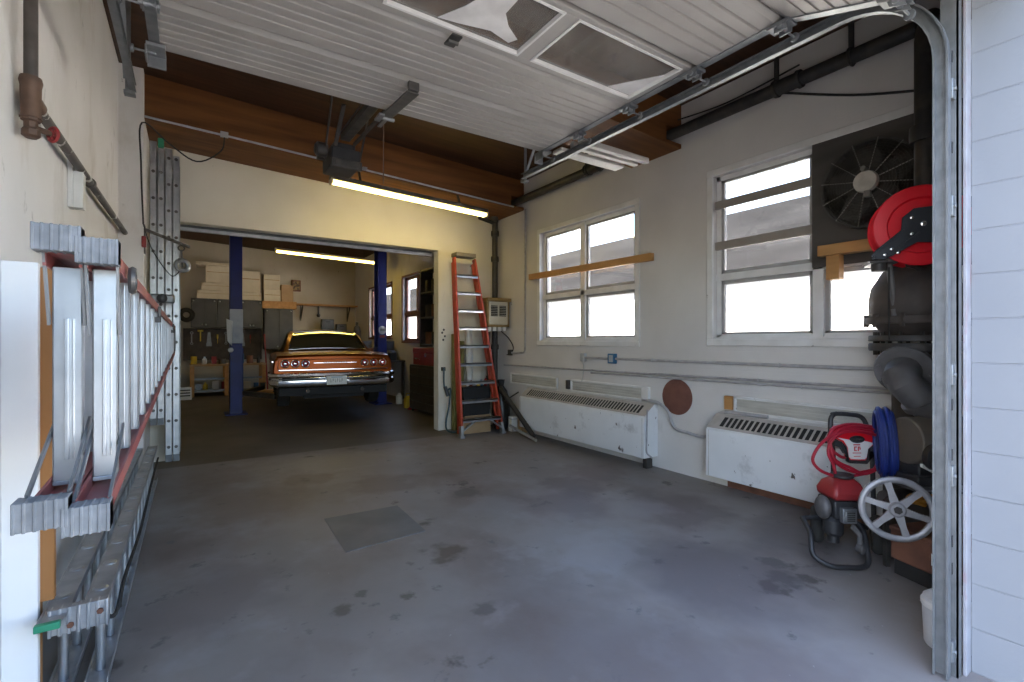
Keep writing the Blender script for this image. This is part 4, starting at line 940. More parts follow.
# wheels
for x, y in ((.33, .06), (.03, .27)):
    w = B().torus((x, y, .135), (.85, -.5, 0), .10, .035, 30, 10, 1.2).build('wheel', MRUB, t)
    B().lathe([(.03, -.035), (.08, -.03), (.088, 0), (.08, .03), (.03, .035)], (x, y, .135), (.85, -.5, 0), 22).build('hub', MGREY, w)
# red hose hung over the panel
loops = []
cable(None, '', [(.29, .03, .86), (.15, .025, .885), (.02, .02, .87), (-.10, .0, .80), (-.165, -.01, .72), (-.17, -.01, .66), (-.11, -.01, .60), (.0, .0, .565), (.12, .02, .56), (.26, .03, .59), (.31, .04, .64)], .0105, MREDH)
hb = MB()
for pts in ([(.29, .03, .86), (.15, .025, .885), (.02, .02, .87), (-.10, .0, .80), (-.165, -.01, .72), (-.17, -.01, .66), (-.11, -.01, .60), (.0, .0, .565), (.12, .02, .56), (.26, .03, .59), (.31, .04, .64)],
            [(.28, .025, .885), (.14, .02, .905), (.03, .015, .885), (-.03, .01, .83), (-.045, .01, .76), (-.02, .01, .68), (.05, .015, .62), (.15, .02, .585), (.27, .03, .60)],
            [(.28, .02, .845), (.14, .01, .875), (.03, .005, .86), (-.045, .0, .80), (-.06, .0, .72), (-.025, .0, .64), (-.01, .0, .57)],
            [(.27, .03, .90), (.12, .03, .92), (.0, .02, .895), (-.05, .015, .83), (-.03, .01, .75), (.03, .02, .70), (.07, .03, .685)],
            [(-.05, .0, .80), (-.03, -.005, .70), (.02, .0, .655), (.1, .01, .62), (.2, .02, .575), (.29, .03, .60)]):
    q = cable(None, '', pts, .0105, MREDH); hb.add(q.v, q.f)
hb.build('red_hose', MREDH, t, label='coiled red high pressure hose')

# --- machine, blue hose, bench plate and small things behind the washer
t = thing('air_compressor', 'dirty brown-grey compressor with black fan wheels behind the blue hose', 'compressor', cpos(2.69, 3.12), rotz=VA)
B().cyl((-.16, .0, .86), (.24, .0, .86), .15, n=28).build('tank', mat('dirty_brown_grey_steel', (.11, .095, .08), (.15, .12, .09), rough=.7, metal=.2, scale=5), t, bevel=.01)
for x, z, r_ in ((-.10, .79, .085), (.05, .72, .095)): B().lathe([(r_, 0), (r_, .04), (r_ * .6, .05), (r_ * .3, .045), (.02, .06)], (x, -.16, z), (0, -1, 0), 22).cyl((x, -.16, z), (x, -.05, z), .03, n=10).build('fan_wheel', MBLACK, t)
B().box(-.19, .24, -.14, .14, .60, .66).box(-.15, .2, -.1, .1, .64, .72).build('motor_base', MBLACK, t, bevel=.01)
for x, y in ((-.19, .11), (.23, -.15), (.23, .11)): B().box(x - .015, x + .015, y - .015, y + .015, 0, .575).build('leg', MSTEEL, t)
B().box(-.22, .26, -.20, .13, .575, .60).build('shelf_plate', MGREY, t, bevel=.004)
B().box(-.215, .26, -.205, -.20, .59, .602).build('plate_edge', MALU, t)
hb = MB()
ca = V((1, -.55, .06)).normalized(); e1 = ca.cross(V((0, 0, 1))).normalized(); e2 = e1.cross(ca)
for k in range(7):
    c_ = V((0, 0, .82)) + ca * (-.035 + .013 * k); hb.tube([c_ + e1 * ((.13 + .008 * (k % 3)) * cos(a)) + e2 * ((.205 + .012 * ((k * 2) % 3)) * sin(a)) for a in [2 * pi * i / 36 for i in range(36)]], .0125, 8, closed=True)
hp = cpos(2.50, 3.25); hb.move(M4.Translation(hp) @ M4.Rotation(VA, 4, 'Z'))
tag(hb.build('blue_hose', MBLUEH), 'coiled blue hose hung between the washer and the compressor', 'hose')
t = thing('scrub_brush', 'white handled scrubbing brush on the compressor plate', 'brush', cpos(2.68, 3.0, .602), rotz=VA)
B().loft([[(x, y + s1 * w_, z + s2 * .011) for s1, s2 in ((1, 1), (-1, 1), (-1, -1), (1, -1))] for x, y, z, w_ in ((-.17, -.03, .135, .012), (-.10, -.03, .10, .018), (-.03, -.02, .07, .02), (.0, -.02, .06, .035), (.17, -.02, .055, .035))]).build('handle', mat('white_brush_plastic', (.62, .61, .58), rough=.5), t, bevel=.006)
B().loft([[(-.01, -.055, .048), (.18, -.055, .043), (.18, .015, .043), (-.01, .015, .048)], [(-.02, -.07, .0), (.19, -.07, .0), (.19, .03, .0), (-.02, .03, .0)]]).build('bristles', MBRIST, t)
gl = B()
for k, (x, z, l, a) in enumerate(((0, 0, .09, -.1), (.02, .02, .1, .15), (.03, .035, .09, .4), (-.02, -.005, .08, -.35))):
    gl.tube([(x - l * .3, 0, z), (x + l * .5, -.005, z + l * a * .5), (x + l, 0, z + l * a)], .014, 8)
gl.ball((-.01, 0, .01), (.05, .025, .035)); 
gp = cpos(2.60, 3.12, .475); gl.move(M4.Translation(gp) @ M4.Rotation(VA, 4, 'Z'))
tag(gl.build('work_glove', mat('orange_cloth', (.55, .24, .03), (.42, .17, .02), rough=.9, scale=30)), 'orange work glove behind the silver hand wheel', 'glove')
t = thing('wooden_crate', 'brown weathered box on the floor behind the right door track', 'box', cpos(2.61, 3.02), rotz=R(-20))
B().box(-.13, .17, -.10, .15, .10, .30).build('box', MRUST, t, bevel=.012)
B().box(-.11, .15, -.09, .14, 0, .10).build('base', MDARK, t, bevel=.004)
B().prism([(-.132, .16), (-.10, .16), (-.132, .23)], 'y', -.104, -.1).build('paper_tag', MWHITE, t, smooth=False)
B().box(-.135, .175, -.105, .155, .28, .31).build('lid', MRUST, t, bevel=.008)
t = thing('white_pail', 'white plastic container on the floor tucked behind the right door track', 'container', (3.09, .80, 0))
B().lathe([(.085, 0), (.09, .01), (.098, .20), (.094, .235), (.07, .255), (.03, .26)], (3.09, .80, 0), n=28).build('body', mat('white_hdpe', (.55, .55, .56), (.46, .46, .48), rough=.5), t)
B().lathe([(.099, .19), (.103, .195), (.103, .215), (.097, .22)], (3.09, .80, 0), n=28).build('rim', MWHITE, t)

# ================================================================== BACK RIGHT CORNER
t = thing('wall_heater_unit', 'cream window-type unit with two dark grilles in a wooden frame by the corner pipe', 'heater', (4.35, 7.1, 1.76))
B().box(4.17, 4.54, 6.99, 7.22, 1.78, 2.17).build('case', MCREAM, t, bevel=.008)
for x0, x1 in ((4.20, 4.33), (4.37, 4.50)):
    g = B().box(x0, x1, 6.982, 6.991, 1.92, 2.10).build('grille', MDARK, t)
    b = B()
    for k in range(6): b.box(x0, x1, 6.978, 6.984, 1.935 + k * .029, 1.942 + k * .029)
    b.build('slat', MLOUV, g)
B().box(4.12, 4.59, 6.95, 7.24, 2.172, 2.23).box(4.135, 4.17, 7.0, 7.24, 1.74, 2.172).box(4.542, 4.575, 7.0, 7.24, 1.74, 2.172).box(4.135, 4.575, 7.0, 7.24, 1.74, 1.778).build('wood_frame', wood('dark_pine', (.30, .2, .08), (.2, .13, .05), (.5, 3, 3)), t, bevel=.004)
b = B()
for x in (4.2, 4.3, 4.4, 4.5): b.box(x - .03, x + .03, 7.03, 7.09, 1.67, 1.738)
b.build('terminal', MWHITE, t, bevel=.004)
def simple(name, label, cat, m, b, group=None, bevel=.0): return tag(b.build(name, m, bevel=bevel), label, cat, group)
simple('wall_pipe', 'thin dark pipe with fittings beside the corner downpipe', 'pipe', MVALVE, B().cyl((4.36, 7.33, .3), (4.36, 7.33, 1.66), .03, n=10).lathe([(.05, 0), (.05, .09)], (4.36, 7.33, .8), n=12).lathe([(.05, 0), (.05, .09)], (4.36, 7.33, 1.25), n=12))
simple('wall_cable', 'dark cable drooping from the wooden framed unit to the wall', 'cable', MRUB, cable(None, '', [(4.5, 7.2, 1.7), (4.56, 7.0, 1.55), (4.59, 6.9, 1.4), (4.6, 6.96, 1.3), (4.59, 7.1, 1.26)], .008, MRUB))
simple('junction_box', 'small dark junction box at the end of the drop conduit', 'box', MSTEEL, B().box(4.575, 4.615, 6.95, 7.05, 1.25, 1.35), bevel=.004)
for i, (x, y, r_, h, l) in enumerate(((3.70, 7.34, .055, 1.62, 'yellow-green foam tube standing behind the orange stepladder, left one'), (3.83, 7.35, .05, 1.5, 'yellow-green foam tube standing behind the orange stepladder, right one'))):
    simple('foam_tube', l, 'tube', mat('dull_yellow_foam', (.20, .17, .05), (.14, .12, .04), rough=.9), B().cyl((x, y, 0), (x, y, h), r_, n=16), 'tubes behind the ladder', .01)
simple('white_tube', 'white plastic pipe length standing behind the orange stepladder', 'tube', MWHITE, B().cyl((3.98, 7.34, .95), (3.98, 7.38, 1.75), .065, n=18).cyl((3.98, 7.36, .0), (3.98, 7.34, .95), .05, n=14))
o = simple('dark_crate', 'dark crate of junk low behind the orange stepladder', 'crate', MDARK, B().box(3.72, 4.22, 7.05, 7.26, 0, .72).box(3.70, 4.24, 7.04, 7.27, .70, .74), bevel=.006)
rnd = random.Random(4)
for k in range(7):
    x = 3.76 + .07 * k; m_ = [MCARD, MWHITE, MRUST, MALU, MYEL, MBLUEBOX, MREDDULL][k]
    l = ['small cardboard carton', 'small white bottle', 'rusty tin can', 'aluminium spray can', 'yellow tape roll', 'blue tin', 'red oil can'][k] + ' on the dark crate behind the stepladder'
    y = 7.13 + .03 * (k % 2); h = .08 + .05 * rnd.random()
    if k in (0,): b = B().box(x - .035, x + .035, y - .03, y + .03, .742, .742 + h)
    else: b = B().lathe([(.028, 0), (.03, .005), (.03, h * .75), (.012, h * .9), (.012, h)], (x, y, .742), n=14)
    simple('small_container', l, 'container', m_, b, 'containers on the dark crate')
t = thing('cardboard_box', 'low cardboard box under the orange stepladder', 'box', (3.88, 6.96, 0))
B().box(3.62, 4.14, 6.90, 7.02, 0, .25).build('box', MCARD, t, bevel=.004)
B().box(3.62, 4.14, 6.895, 6.90, .12, .13).prism([(6.90, .25), (6.86, .29), (6.865, .296), (6.905, .256)], 'x', 3.64, 4.12).build('flap', MCARD, t)
b = B().loft([[(4.43 + .8 * rx * cos(a) * (1 + .12 * sin(5 * a + z * 9)), 7.03 + ry * sin(a) * (1 + .1 * cos(4 * a + z * 7)), z) for a in [2 * pi * k / 20 for k in range(20)]] for z, rx, ry in ((0, .13, .12), (.08, .17, .15), (.3, .18, .16), (.5, .16, .14), (.66, .12, .1), (.74, .05, .05), (.84, .09, .07))])
simple('bin_bag', 'black plastic bin bag in the back right corner', 'bag', mat('black_film', (.015, .015, .016), rough=.35), b)
simple('black_pole', 'thick black pole leaning by the near corner of the orange stepladder', 'pole', MBLACK, B().cyl((4.305, 6.86, .72), (4.335, 5.95, .045), .04, n=14))
simple('grey_pole', 'thin pale pole on the floor beside the black pole', 'pole', MALUD, B().cyl((4.262, 6.5, .14), (4.268, 5.80, .024), .022, n=10))
simple('thin_rod', 'thin dark rod leaning on the long heater by the bin bag', 'rod', MSTEEL, B().cyl((4.36, 6.80, .5), (4.37, 6.42, .68), .012, n=8))
t = thing('white_carton', 'small white carton beside the cardboard box by the corner', 'carton', (4.47, 6.72, 0))
B().box(4.41, 4.51, 6.66, 6.78, 0, .24).build('body', MWHITE, t, bevel=.004); B().box(4.408, 4.512, 6.658, 6.782, .2, .215).build('lid_edge', MBOX, t)
simple('small_carton', 'small brown carton against the wall by the white carton', 'carton', MCARD, B().box(4.49, 4.60, 6.48, 6.60, 0, .22).box(4.488, 4.602, 6.535, 6.545, 0, .222), bevel=.003)
t = thing('air_hose', 'dark teal hose hanging on the pier beside the orange stepladder', 'hose', (3.5, 7.4, .03))
MTEAL = mat('dark_teal_hose', (.03, .07, .09), rough=.5)
cable(None, '', [(3.53, 7.40, 1.05), (3.52, 7.38, .8), (3.55, 7.36, .66), (3.60, 7.3, .7), (3.57, 7.3, .4), (3.52, 7.3, .15), (3.5, 7.2, .03), (3.575, 7.0, .02), (3.55, 6.85, .02)], .014, MTEAL).build('hose', MTEAL, t)
B().box(3.50, 3.56, 7.40, 7.448, 1.0, 1.06).cyl((3.57, 7.32, .58), (3.53, 7.36, .74), .03, n=10).build('coupler', MBLACK, t)
for x in (3.54,):
    b = B()
    for dx, dz in ((0, 0), (.03, .06), (-.02, .12), (.01, .17)): b.lathe([(.02, 0), (.014, .004)], (x + dx, 7.449, 1.52 + dz), (0, -1, 0), 8)
    simple('hook_row', 'small dark hooks on the pier left of the orange stepladder', 'hooks', MSTEEL, b)

# steel plate let into the floor
simple('floor_plate', 'dark square steel plate lying in the middle of the floor', 'plate', mat('dark_floor_steel', (.10, .107, .118), (.14, .147, .157), rough=.5, metal=.15, scale=3), B().add([(.93, 4.27, 0), (1.56, 4.25, 0), (1.54, 3.56, 0), (.91, 3.51, 0), (.93, 4.27, .004), (1.56, 4.25, .004), (1.54, 3.56, .004), (.91, 3.51, .004)], [(0, 1, 2, 3), (7, 6, 5, 4), (0, 4, 5, 1), (1, 5, 6, 2), (2, 6, 7, 3), (3, 7, 4, 0)]))

# ================================================================== REAR WORKSHOP
def lift(label, x, s_):
    t = thing('lift_post', label, 'car lift', (x, 11.5, 0), 'car lift posts')
    w = .11
    b = B().box(x - s_ * w, x - s_ * (w - .012), 11.36, 11.64, 0, 4.02).box(x - s_ * w, x + s_ * w, 11.36, 11.375, 0, 4.02).box(x - s_ * w, x + s_ * w, 11.625, 11.64, 0, 4.02)
    b.build('column', MBLUE, t, bevel=.005)
    B().box(x - .2, x + .2, 11.22, 11.78, 0, .02).build('base_plate', MBLUE, t, bevel=.004)
    B().box(x - s_ * .08, x + s_ * .13, 11.38, 11.62, .35, 1.35).build('carriage', MBLUE, t, bevel=.006)
    for y in (10.35, 12.6):
        a = B().bar((x + s_ * .12, 11.5, .42), (x + s_ * .62, y, .42), .11, .09).build('arm', MSTEEL, t, bevel=.006)
        B().lathe([(.05, 0), (.05, .05), (.07, .06), (.07, .075)], (x + s_ * .62, y, .455), n=16).build('pad', MRUB, a)
    return t
l1 = lift('blue car lift post standing left of the orange car', .76, 1)
MPALE = mat('pale_worn_steel', (.34, .36, .4), (.24, .26, .32), rough=.4, scale=4)
B().box(.64, .88, 11.33, 11.358, 1.45, 2.15).build('cover_plate', MPALE, l1, bevel=.01)
B().prism([(.60, 1.50), (.68, 1.40), (.70, 1.9), (.58, 1.95)], 'y', 11.30, 11.33).cyl((.66, 11.3, 1.32), (.66, 11.34, 1.32), .05, n=14).build('lock_lever', mat('white_steel_cover', (.55, .55, .55), rough=.5), l1, bevel=.006)
l2 = lift('blue car lift post standing right of the orange car', 3.80, -1)
B().lathe([(.10, 0), (.10, .006)], (3.80, 11.36, 1.76), (0, -1, 0), 26).torus((3.80, 11.353, 1.76), (0, 1, 0), .085, .008, 26, 6).build('round_sticker', MPALE, l2, label='round pale safety sticker')
B().box(3.74, 3.86, 11.352, 11.359, 1.58, 1.64).build('red_sticker', MREDDULL, l2)
b = B()
for k in range(4): b.box(3.755 + .027 * k, 3.768 + .027 * k, 11.350, 11.356, 1.74, 1.79)
b.build('sticker_mark', MDARK, l2)

# ---- the car: local frame, rear bumper at y = 0, ground z = 0
t = thing('car', 'orange vintage coupe raised slightly on the lift, seen from behind', 'car', (2.10, 8.73, .345), rotz=R(-6.2))
def ring(y, w, zb, zs, zd, ws, crown=.03):
    h = [(w * .80, zb), (w * .95, zb + .05), (w * 1.0, zb + .2), (w * 1.0, zs - .12), (w * .985, zs - .03), (ws, zd), (ws * .6, zd + crown * .7), (0, zd + crown)]
    r = [(-x, y, z) for x, z in reversed(h)][1:] if False else None
    left = [(-x, y, z) for x, z in h]; right = [(x, y, z) for x, z in reversed(h[:-1])]
    return left + right
rings = [ring(.06, .965, .42, .82, .86, .90), ring(.09, .985, .38, .845, .90, .92), ring(.35, 1.0, .30, .88, .925, .93), ring(.9, 1.005, .28, .90, .94, .92), ring(1.6, 1.005, .27, .91, .94, .90),
         ring(2.4, 1.0, .27, .90, .92, .89), ring(3.4, .995, .27, .88, .90, .88), ring(4.4, .985, .29, .85, .88, .86), ring(5.1, .965, .36, .80, .84, .84), ring(5.25, .93, .42, .74, .77, .8)]
body = B().loft(rings).build('body', MCAR, t, angle=28)
# greenhouse: roof shell with pillars, rear and side glass
def gh(y, w, z): return y, w, z
zr = 1.385
b = B()
prof = [(1.02, .80, .925), (1.35, .745, 1.10), (1.78, .68, 1.30), (2.05, .64, 1.355), (2.4, .61, zr), (3.0, .60, zr), (3.35, .63, 1.35), (3.95, .77, .90)]
rr = []
for y, w, z in prof: rr.append([(-w - .06, y, .90), (-w, y, z - .02), (-w * .8, y, z), (0, y, z + .025), (w * .8, y, z), (w, y, z - .02), (w + .06, y, .90)])
b.loft(rr).build('roof', MCAR, t, angle=30)
# rear window laid on the sloping back of the roof
def on_back(f, s_):   # s_: 0 bottom .. 1 top, f: lateral -1..1
    ys = 1.10 + (1.80 - 1.10) * s_; 
    zz = .965 + .34 * (1.35 * s_ - .35 * s_ * s_); w = .70 + (.575 - .70) * s_
    return V((f * w, ys, zz + .03 * (1 - f * f) + .012))
b = B(); n = 12; m_ = 6
for j in range(m_ + 1):
    for i in range(n + 1): b.v.append(on_back(-1 + 2 * i / n, j / m_) + V((0, -.01, .012)))
b.f = [[j * (n + 1) + i, j * (n + 1) + i + 1, (j + 1) * (n + 1) + i + 1, (j + 1) * (n + 1) + i] for j in range(m_) for i in range(n)]
k0 = len(b.v); b.v += [p + V((0, .02, -.03)) for p in b.v]
b.f += [[k0 + q for q in reversed(f)] for f in b.f]
rw = b.build('rear_window', MCARGL, t)
fr = [on_back(-1 + 2 * i / 12, 0) for i in range(13)] + [on_back(1, j / 6) for j in range(1, 7)] + [on_back(1 - 2 * i / 12, 1) for i in range(1, 13)] + [on_back(-1, 1 - j / 6) for j in range(1, 6)]
B().tube([p + V((0, -.012, .014)) for p in fr], .012, 8, closed=True).build('window_trim', MCHROME, rw)
for sd in (-1, 1):
    B().add([(sd * .845, 1.75, .945), (sd * .845, 3.7, .945), (sd * .685, 3.3, 1.31), (sd * .70, 2.0, 1.31), (sd * .83, 1.75, .945), (sd * .83, 3.7, .945), (sd * .67, 3.3, 1.31), (sd * .685, 2.0, 1.31)],
            [(0, 1, 2, 3), (7, 6, 5, 4), (0, 4, 5, 1), (1, 5, 6, 2), (2, 6, 7, 3), (3, 7, 4, 0)]).build('side_window', MCARGL, t)
# tail panel
tp = B().prism([(-.90, .64), (.90, .64), (.92, .70), (.91, .845), (-.91, .845), (-.92, .70)], 'y', .035, .10).build('tail_panel', MCAR, t, bevel=.012)
B().box(-.36, .36, .028, .04, .772, .786).box(-.90, .90, .026, .04, .655, .672).build('trim_strip', MCHROME, tp, bevel=.003)
b = B()
sx = -.20
for k in range(9):   # raised script across the panel, too small to read in the photo
    x = -.19 + .042 * k; b.tube([(x, .03, .775), (x + .012, .026, .80 + .006 * (k % 2)), (x + .024, .026, .783), (x + .036, .03, .778)], .005, 6)
b.build('script_badge', MCHROME, tp)
for sd in (-1, 1):
    for x in (.49, .65, .805):
        l = B().lathe([(.056, 0), (.056, .02), (.03, .03), (.01, .032)], (sd * x, .036, .772), (0, -1, 0), 24).build('tail_light', MLENS, t)
        B().torus((sd * x, .018, .772), (0, 1, 0), .058, .012, 28, 8).build('bezel', MCHROME, l)
        B().lathe([(.02, 0), (.024, .01), (.012, .014)], (sd * x, .008, .772), (0, -1, 0), 14).build('reflector', MCHROME, l)
# bumper: swept section
pth = [(-1.0, .75), (-1.005, .40), (-.98, .10), (-.90, .0), (-.5, -.03), (0, -.04), (.5, -.03), (.90, .0), (.98, .10), (1.005, .40), (1.0, .75)]
sec = [(0, .60), (-.03, .615), (-.055, .60), (-.062, .565), (-.045, .535), (-.02, .525), (-.015, .50), (-.045, .485), (-.05, .43), (-.03, .395), (.0, .385)]
rings = []
for i, (x, y) in enumerate(pth):
    a = pth[max(i - 1, 0)]; c = pth[min(i + 1, len(pth) - 1)]; dx, dy = c[0] - a[0], c[1] - a[1]; l = math.hypot(dx, dy); nx, ny = -dy / l, dx / l
    rings.append([(x + nx * u, y + ny * u, z) for u, z in sec])
bp = B().loft(rings).build('bumper', MCHROME, t, angle=40)
for sd in (-1, 1): B().box(sd * .28, sd * .86, -.058, -.03, .50, .515).build('bumper_slot', MBLACK, bp, smooth=False)
pl = B().box(-.165, .165, -.115, -.10, .405, .555).build('licence_plate', mat('plate_white', (.62, .66, .66), (.55, .6, .62), rough=.4), t, bevel=.006)
MPL = mat('plate_print', (.22, .25, .27), rough=.6)
b = B()
for k, (w_, tl) in enumerate(((.014, 0), (.016, 1), (.018, 0), (.014, 1), (.016, 0), (.018, 1))):
    x = -.105 + k * .036; b.box(x, x + .006, -.117, -.115, .445, .51)
    if tl: b.box(x, x + w_, -.117, -.115, .503, .51).box(x + w_ - .006, x + w_, -.117, -.115, .475, .51).box(x, x + w_, -.117, -.115, .472, .479)
    else: b.box(x, x + w_, -.117, -.115, .445, .452).box(x + w_ - .006, x + w_, -.117, -.115, .445, .48)
b.build('plate_mark', MPL, pl, smooth=False)
B().box(-.09, .09, -.117, -.115, .528, .541).build('plate_band', mat('plate_blue', (.16, .3, .42), rough=.6), pl, smooth=False)
B().box(-.9, .9, .08, 5.0, .22, .36).box(-.5, .5, .15, 4.8, .16, .25).build('underbody', MDARK, t, bevel=.01)
for sd in (-1, 1):
    B().cyl((sd * .45, -.0, .30), (sd * .45, .8, .30), .03, n=14).build('exhaust_pipe', MPIPEW, t)
    for y in (1.05, 4.05):
        w = B().lathe([(.2, -.1), (.30, -.105), (.325, -.08), (.33, 0), (.325, .08), (.30, .105), (.2, .1)], (sd * .80, y, .27), (1, 0, 0), 36).build('wheel', MRUB, t)
        B().lathe([(.02, .085), (.12, .10), (.19, .085), (.2, .03), (.2, -.09), (.05, -.09)], (sd * .80, y, .27), (sd, 0, 0), 28).build('rim', MCHROME, w)
    b = B().tube([(sd * .99, .2, .80), (sd * 1.012, 1.5, .80), (sd * 1.008, 3.0, .79), (sd * .985, 5.0, .74)], .012, 6).build('side_trim', MCHROME, t)

# ---- far wall: cabinets, boxes, benches, shelf
def cab(label, x0, x1, z0, z1, y0=16.15):
    c = thing('wall_cabinet', label, 'cabinet', ((x0 + x1) / 2, 16.4, z0), 'grey wall cabinets')
    B().box(x0, x1, y0, YF, z0, z1).build('body', MCAB, c, bevel=.004)
    xm = (x0 + x1) / 2
    for a, b_ in ((x0 + .01, xm - .004), (xm + .004, x1 - .01)):
        d = B().box(a, b_, y0 - .02, y0, z0 + .01, z1 - .01).build('door', MCAB, c, bevel=.003)
        hx = b_ - .04 if b_ < xm else a + .04
        B().ball((hx, y0 - .035, z0 + .08), .025, 10, 6).ball((a + .05 if b_ < xm else b_ - .05, y0 - .025, z1 - .07), .022, 10, 6).build('handle', MALU, d)
for i, (x0, x1) in enumerate(((-.02, .60), (.61, 1.18), (1.19, 1.76))):
    cab(['grey wall cabinet in the rear workshop, leftmost under the boxes', 'grey wall cabinet behind the left lift post', 'grey wall cabinet in the rear workshop, right of the left lift post'][i], x0, x1, 1.88, 2.70)
cab('grey double door cabinet left of the orange car', 1.82, 2.60, 1.25, 2.48)
def card(label, x0, x1, z0, z1, m=None, y0=16.12, y1=16.55, group='boxes on the workshop cabinets'):
    c = thing('storage_box', label, 'box', ((x0 + x1) / 2, 16.35, z0), group)
    B().box(x0, x1, y0, y1, z0, z1).build('box', m or MCARDW, c, bevel=.006)
    B().box(x0 + .02, x1 - .02, y0 - .004, y0, z0 + (z1 - z0) * .62, z0 + (z1 - z0) * .66).build('tape', MCARD, c)
card('wide flat pale box, bottom of the left stack on the cabinets', .12, .99, 2.702, 2.93)
card('pale box, second from the bottom of the left stack on the cabinets', .22, .97, 2.932, 3.15)
card('tall pale box near the top of the left stack on the cabinets', .33, 1.0, 3.152, 3.63)
card('thin flat pale box topping the left stack on the cabinets', .10, 1.14, 3.632, 3.73)
card('pale box at the bottom of the stack right of the lift post', 1.16, 1.73, 2.702, 2.92)
card('pale box on top of the stack right of the lift post', 1.16, 1.70, 2.922, 3.55)
tr = thing('wooden_tray', 'ochre wooden tray holding pale boxes above the grey double door cabinet', 'tray', (2.22, 16.35, 2.482))
B().box(1.75, 2.70, 16.1, 16.13, 2.482, 2.70).box(1.75, 2.70, 16.52, 16.55, 2.482, 2.70).box(1.75, 1.78, 16.13, 16.52, 2.482, 2.70).box(2.67, 2.70, 16.13, 16.52, 2.482, 2.70).box(1.78, 2.67, 16.13, 16.52, 2.482, 2.5).build('sides', MPINE, tr, bevel=.004)
B().box(1.78, 2.67, 16.14, 16.5, 2.5, 2.6).build('liner', MDARK, tr)
card('lower pale box of the pair standing in the wooden tray', 1.80, 2.26, 2.603, 3.05, y0=16.15, y1=16.5)
card('upper pale box of the pair standing in the wooden tray', 1.80, 2.24, 3.052, 3.5, y0=16.15, y1=16.5)
card('smaller brown box beside the pale pair in the wooden tray', 2.28, 2.62, 2.603, 3.22, MCARD, y0=16.2, y1=16.5)
s = thing('wall_shelf', 'long plank shelf on the far workshop wall', 'shelf', (3.6, 16.45, 2.6))
B().box(2.72, 4.60, 16.22, YF, 2.62, 2.67).build('board', MPINE, s, bevel=.004)
for x in (2.9, 4.35): B().bar((x, YF - .02, 2.2), (x, 16.26, 2.61), .03, .03).box(x - .015, x + .015, YF - .03, YF, 2.15, 2.62).build('bracket', MSTEEL, s)
p = thing('framed_picture', 'small dark framed picture high on the far workshop wall', 'picture', (2.76, 16.57, 3.08))
B().box(2.63, 2.90, 16.56, YF, 3.07, 3.43).build('frame', MRUST, p, bevel=.01); B().box(2.67, 2.86, 16.555, 16.562, 3.11, 3.39).build('print', mat('dark_print', (.3, .2, .08), (.08, .05, .03), rough=.6, scale=14, lo=.45, hi=.55), p)
for i, (x0, x1, z0, z1) in enumerate(((3.46, 3.84, 1.80, 2.20), (3.92, 4.24, 1.80, 2.06))):
    g = thing('tool_case', ['taller grey tool case behind the orange car roof', 'shorter grey tool case behind the orange car roof'][i], 'case', ((x0 + x1) / 2, 16.3, z0), 'tool cases')
    B().box(x0, x1, 16.2, 16.4, z0, z1).build('case', MPALE if False else MCAB, g, bevel=.02); B().box((x0 + x1) / 2 - .06, (x0 + x1) / 2 + .06, 16.18, 16.2, z1 - .1, z1 - .07).build('handle', MBLACK, g)
bn = thing('side_counter', 'long counter along the far workshop wall behind the car', 'counter', (3.6, 16.3, 0))
B().box(2.62, 4.60, 15.95, YF - .02, 1.74, 1.795).build('top', MPINE, bn, bevel=.004); B().box(2.66, 4.58, 16.0, YF - .03, 0, 1.74).build('cabinet', MCAB, bn)
b = B()
for x in (3.1, 3.6, 4.1): b.box(x - .004, x + .004, 15.994, 16.0, .1, 1.7)
b.build('door_seam', MDARK, bn)
simple('hanging_tool', 'dark tool hanging under the plank shelf', 'tool', MSTEEL, B().cyl((3.42, 16.5, 2.62), (3.42, 16.5, 2.35), .03, n=10).ball((3.42, 16.5, 2.33), .06, 12, 8))
simple('gas_bottle', 'tall grey gas cylinder in the far right workshop corner', 'cylinder', MGREY, B().lathe([(.12, 0), (.12, 1.8), (.09, 1.95), (.04, 2.0), (.04, 2.1)], (4.40, 15.6, 0), n=20))
# benches on the left
def bench(label, x0, x1):
    t = thing('workbench', label, 'workbench', ((x0 + x1) / 2, 15.7, 0), 'workbenches')
    B().box(x0, x1, 15.4, 16.2, .82, .87).build('top', MCARD, t, bevel=.004)
    for x in (x0 + .06, x1 - .06):
        for y in (15.45, 16.15): B().box(x - .05, x + .05, y - .05, y + .05, 0, .82).build('leg', MPINE, t, bevel=.004)
    B().box(x0 + .04, x1 - .04, 15.42, 16.18, .13, .17).box(x0 + .05, x1 - .05, 15.42, 15.46, .45, .5).build('lower_shelf', MGALV, t)
    return t
bench('timber workbench with orange legs at the far left of the workshop', -.05, .86)
bench('timber workbench partly hidden by the left lift post', .92, 1.78)
peg = B().box(-.2, 1.78, 16.5, YF - .001, .95, 1.86)
simple('tool_board', 'dark tool board above the workbenches', 'board', MVALVE, peg, bevel=.004)
rnd = random.Random(11)
cols = [(MYEL, 'yellow'), (MWHITE, 'white'), (MREDDULL, 'red'), (MGREY, 'grey'), (MCARDW, 'tan'), (MBLUEBOX, 'blue'), (MRUST, 'brown'), (MBLACK, 'black'), (MGALV, 'silver')]
forms = ['tin', 'bottle', 'carton']
used = {}; k = 0
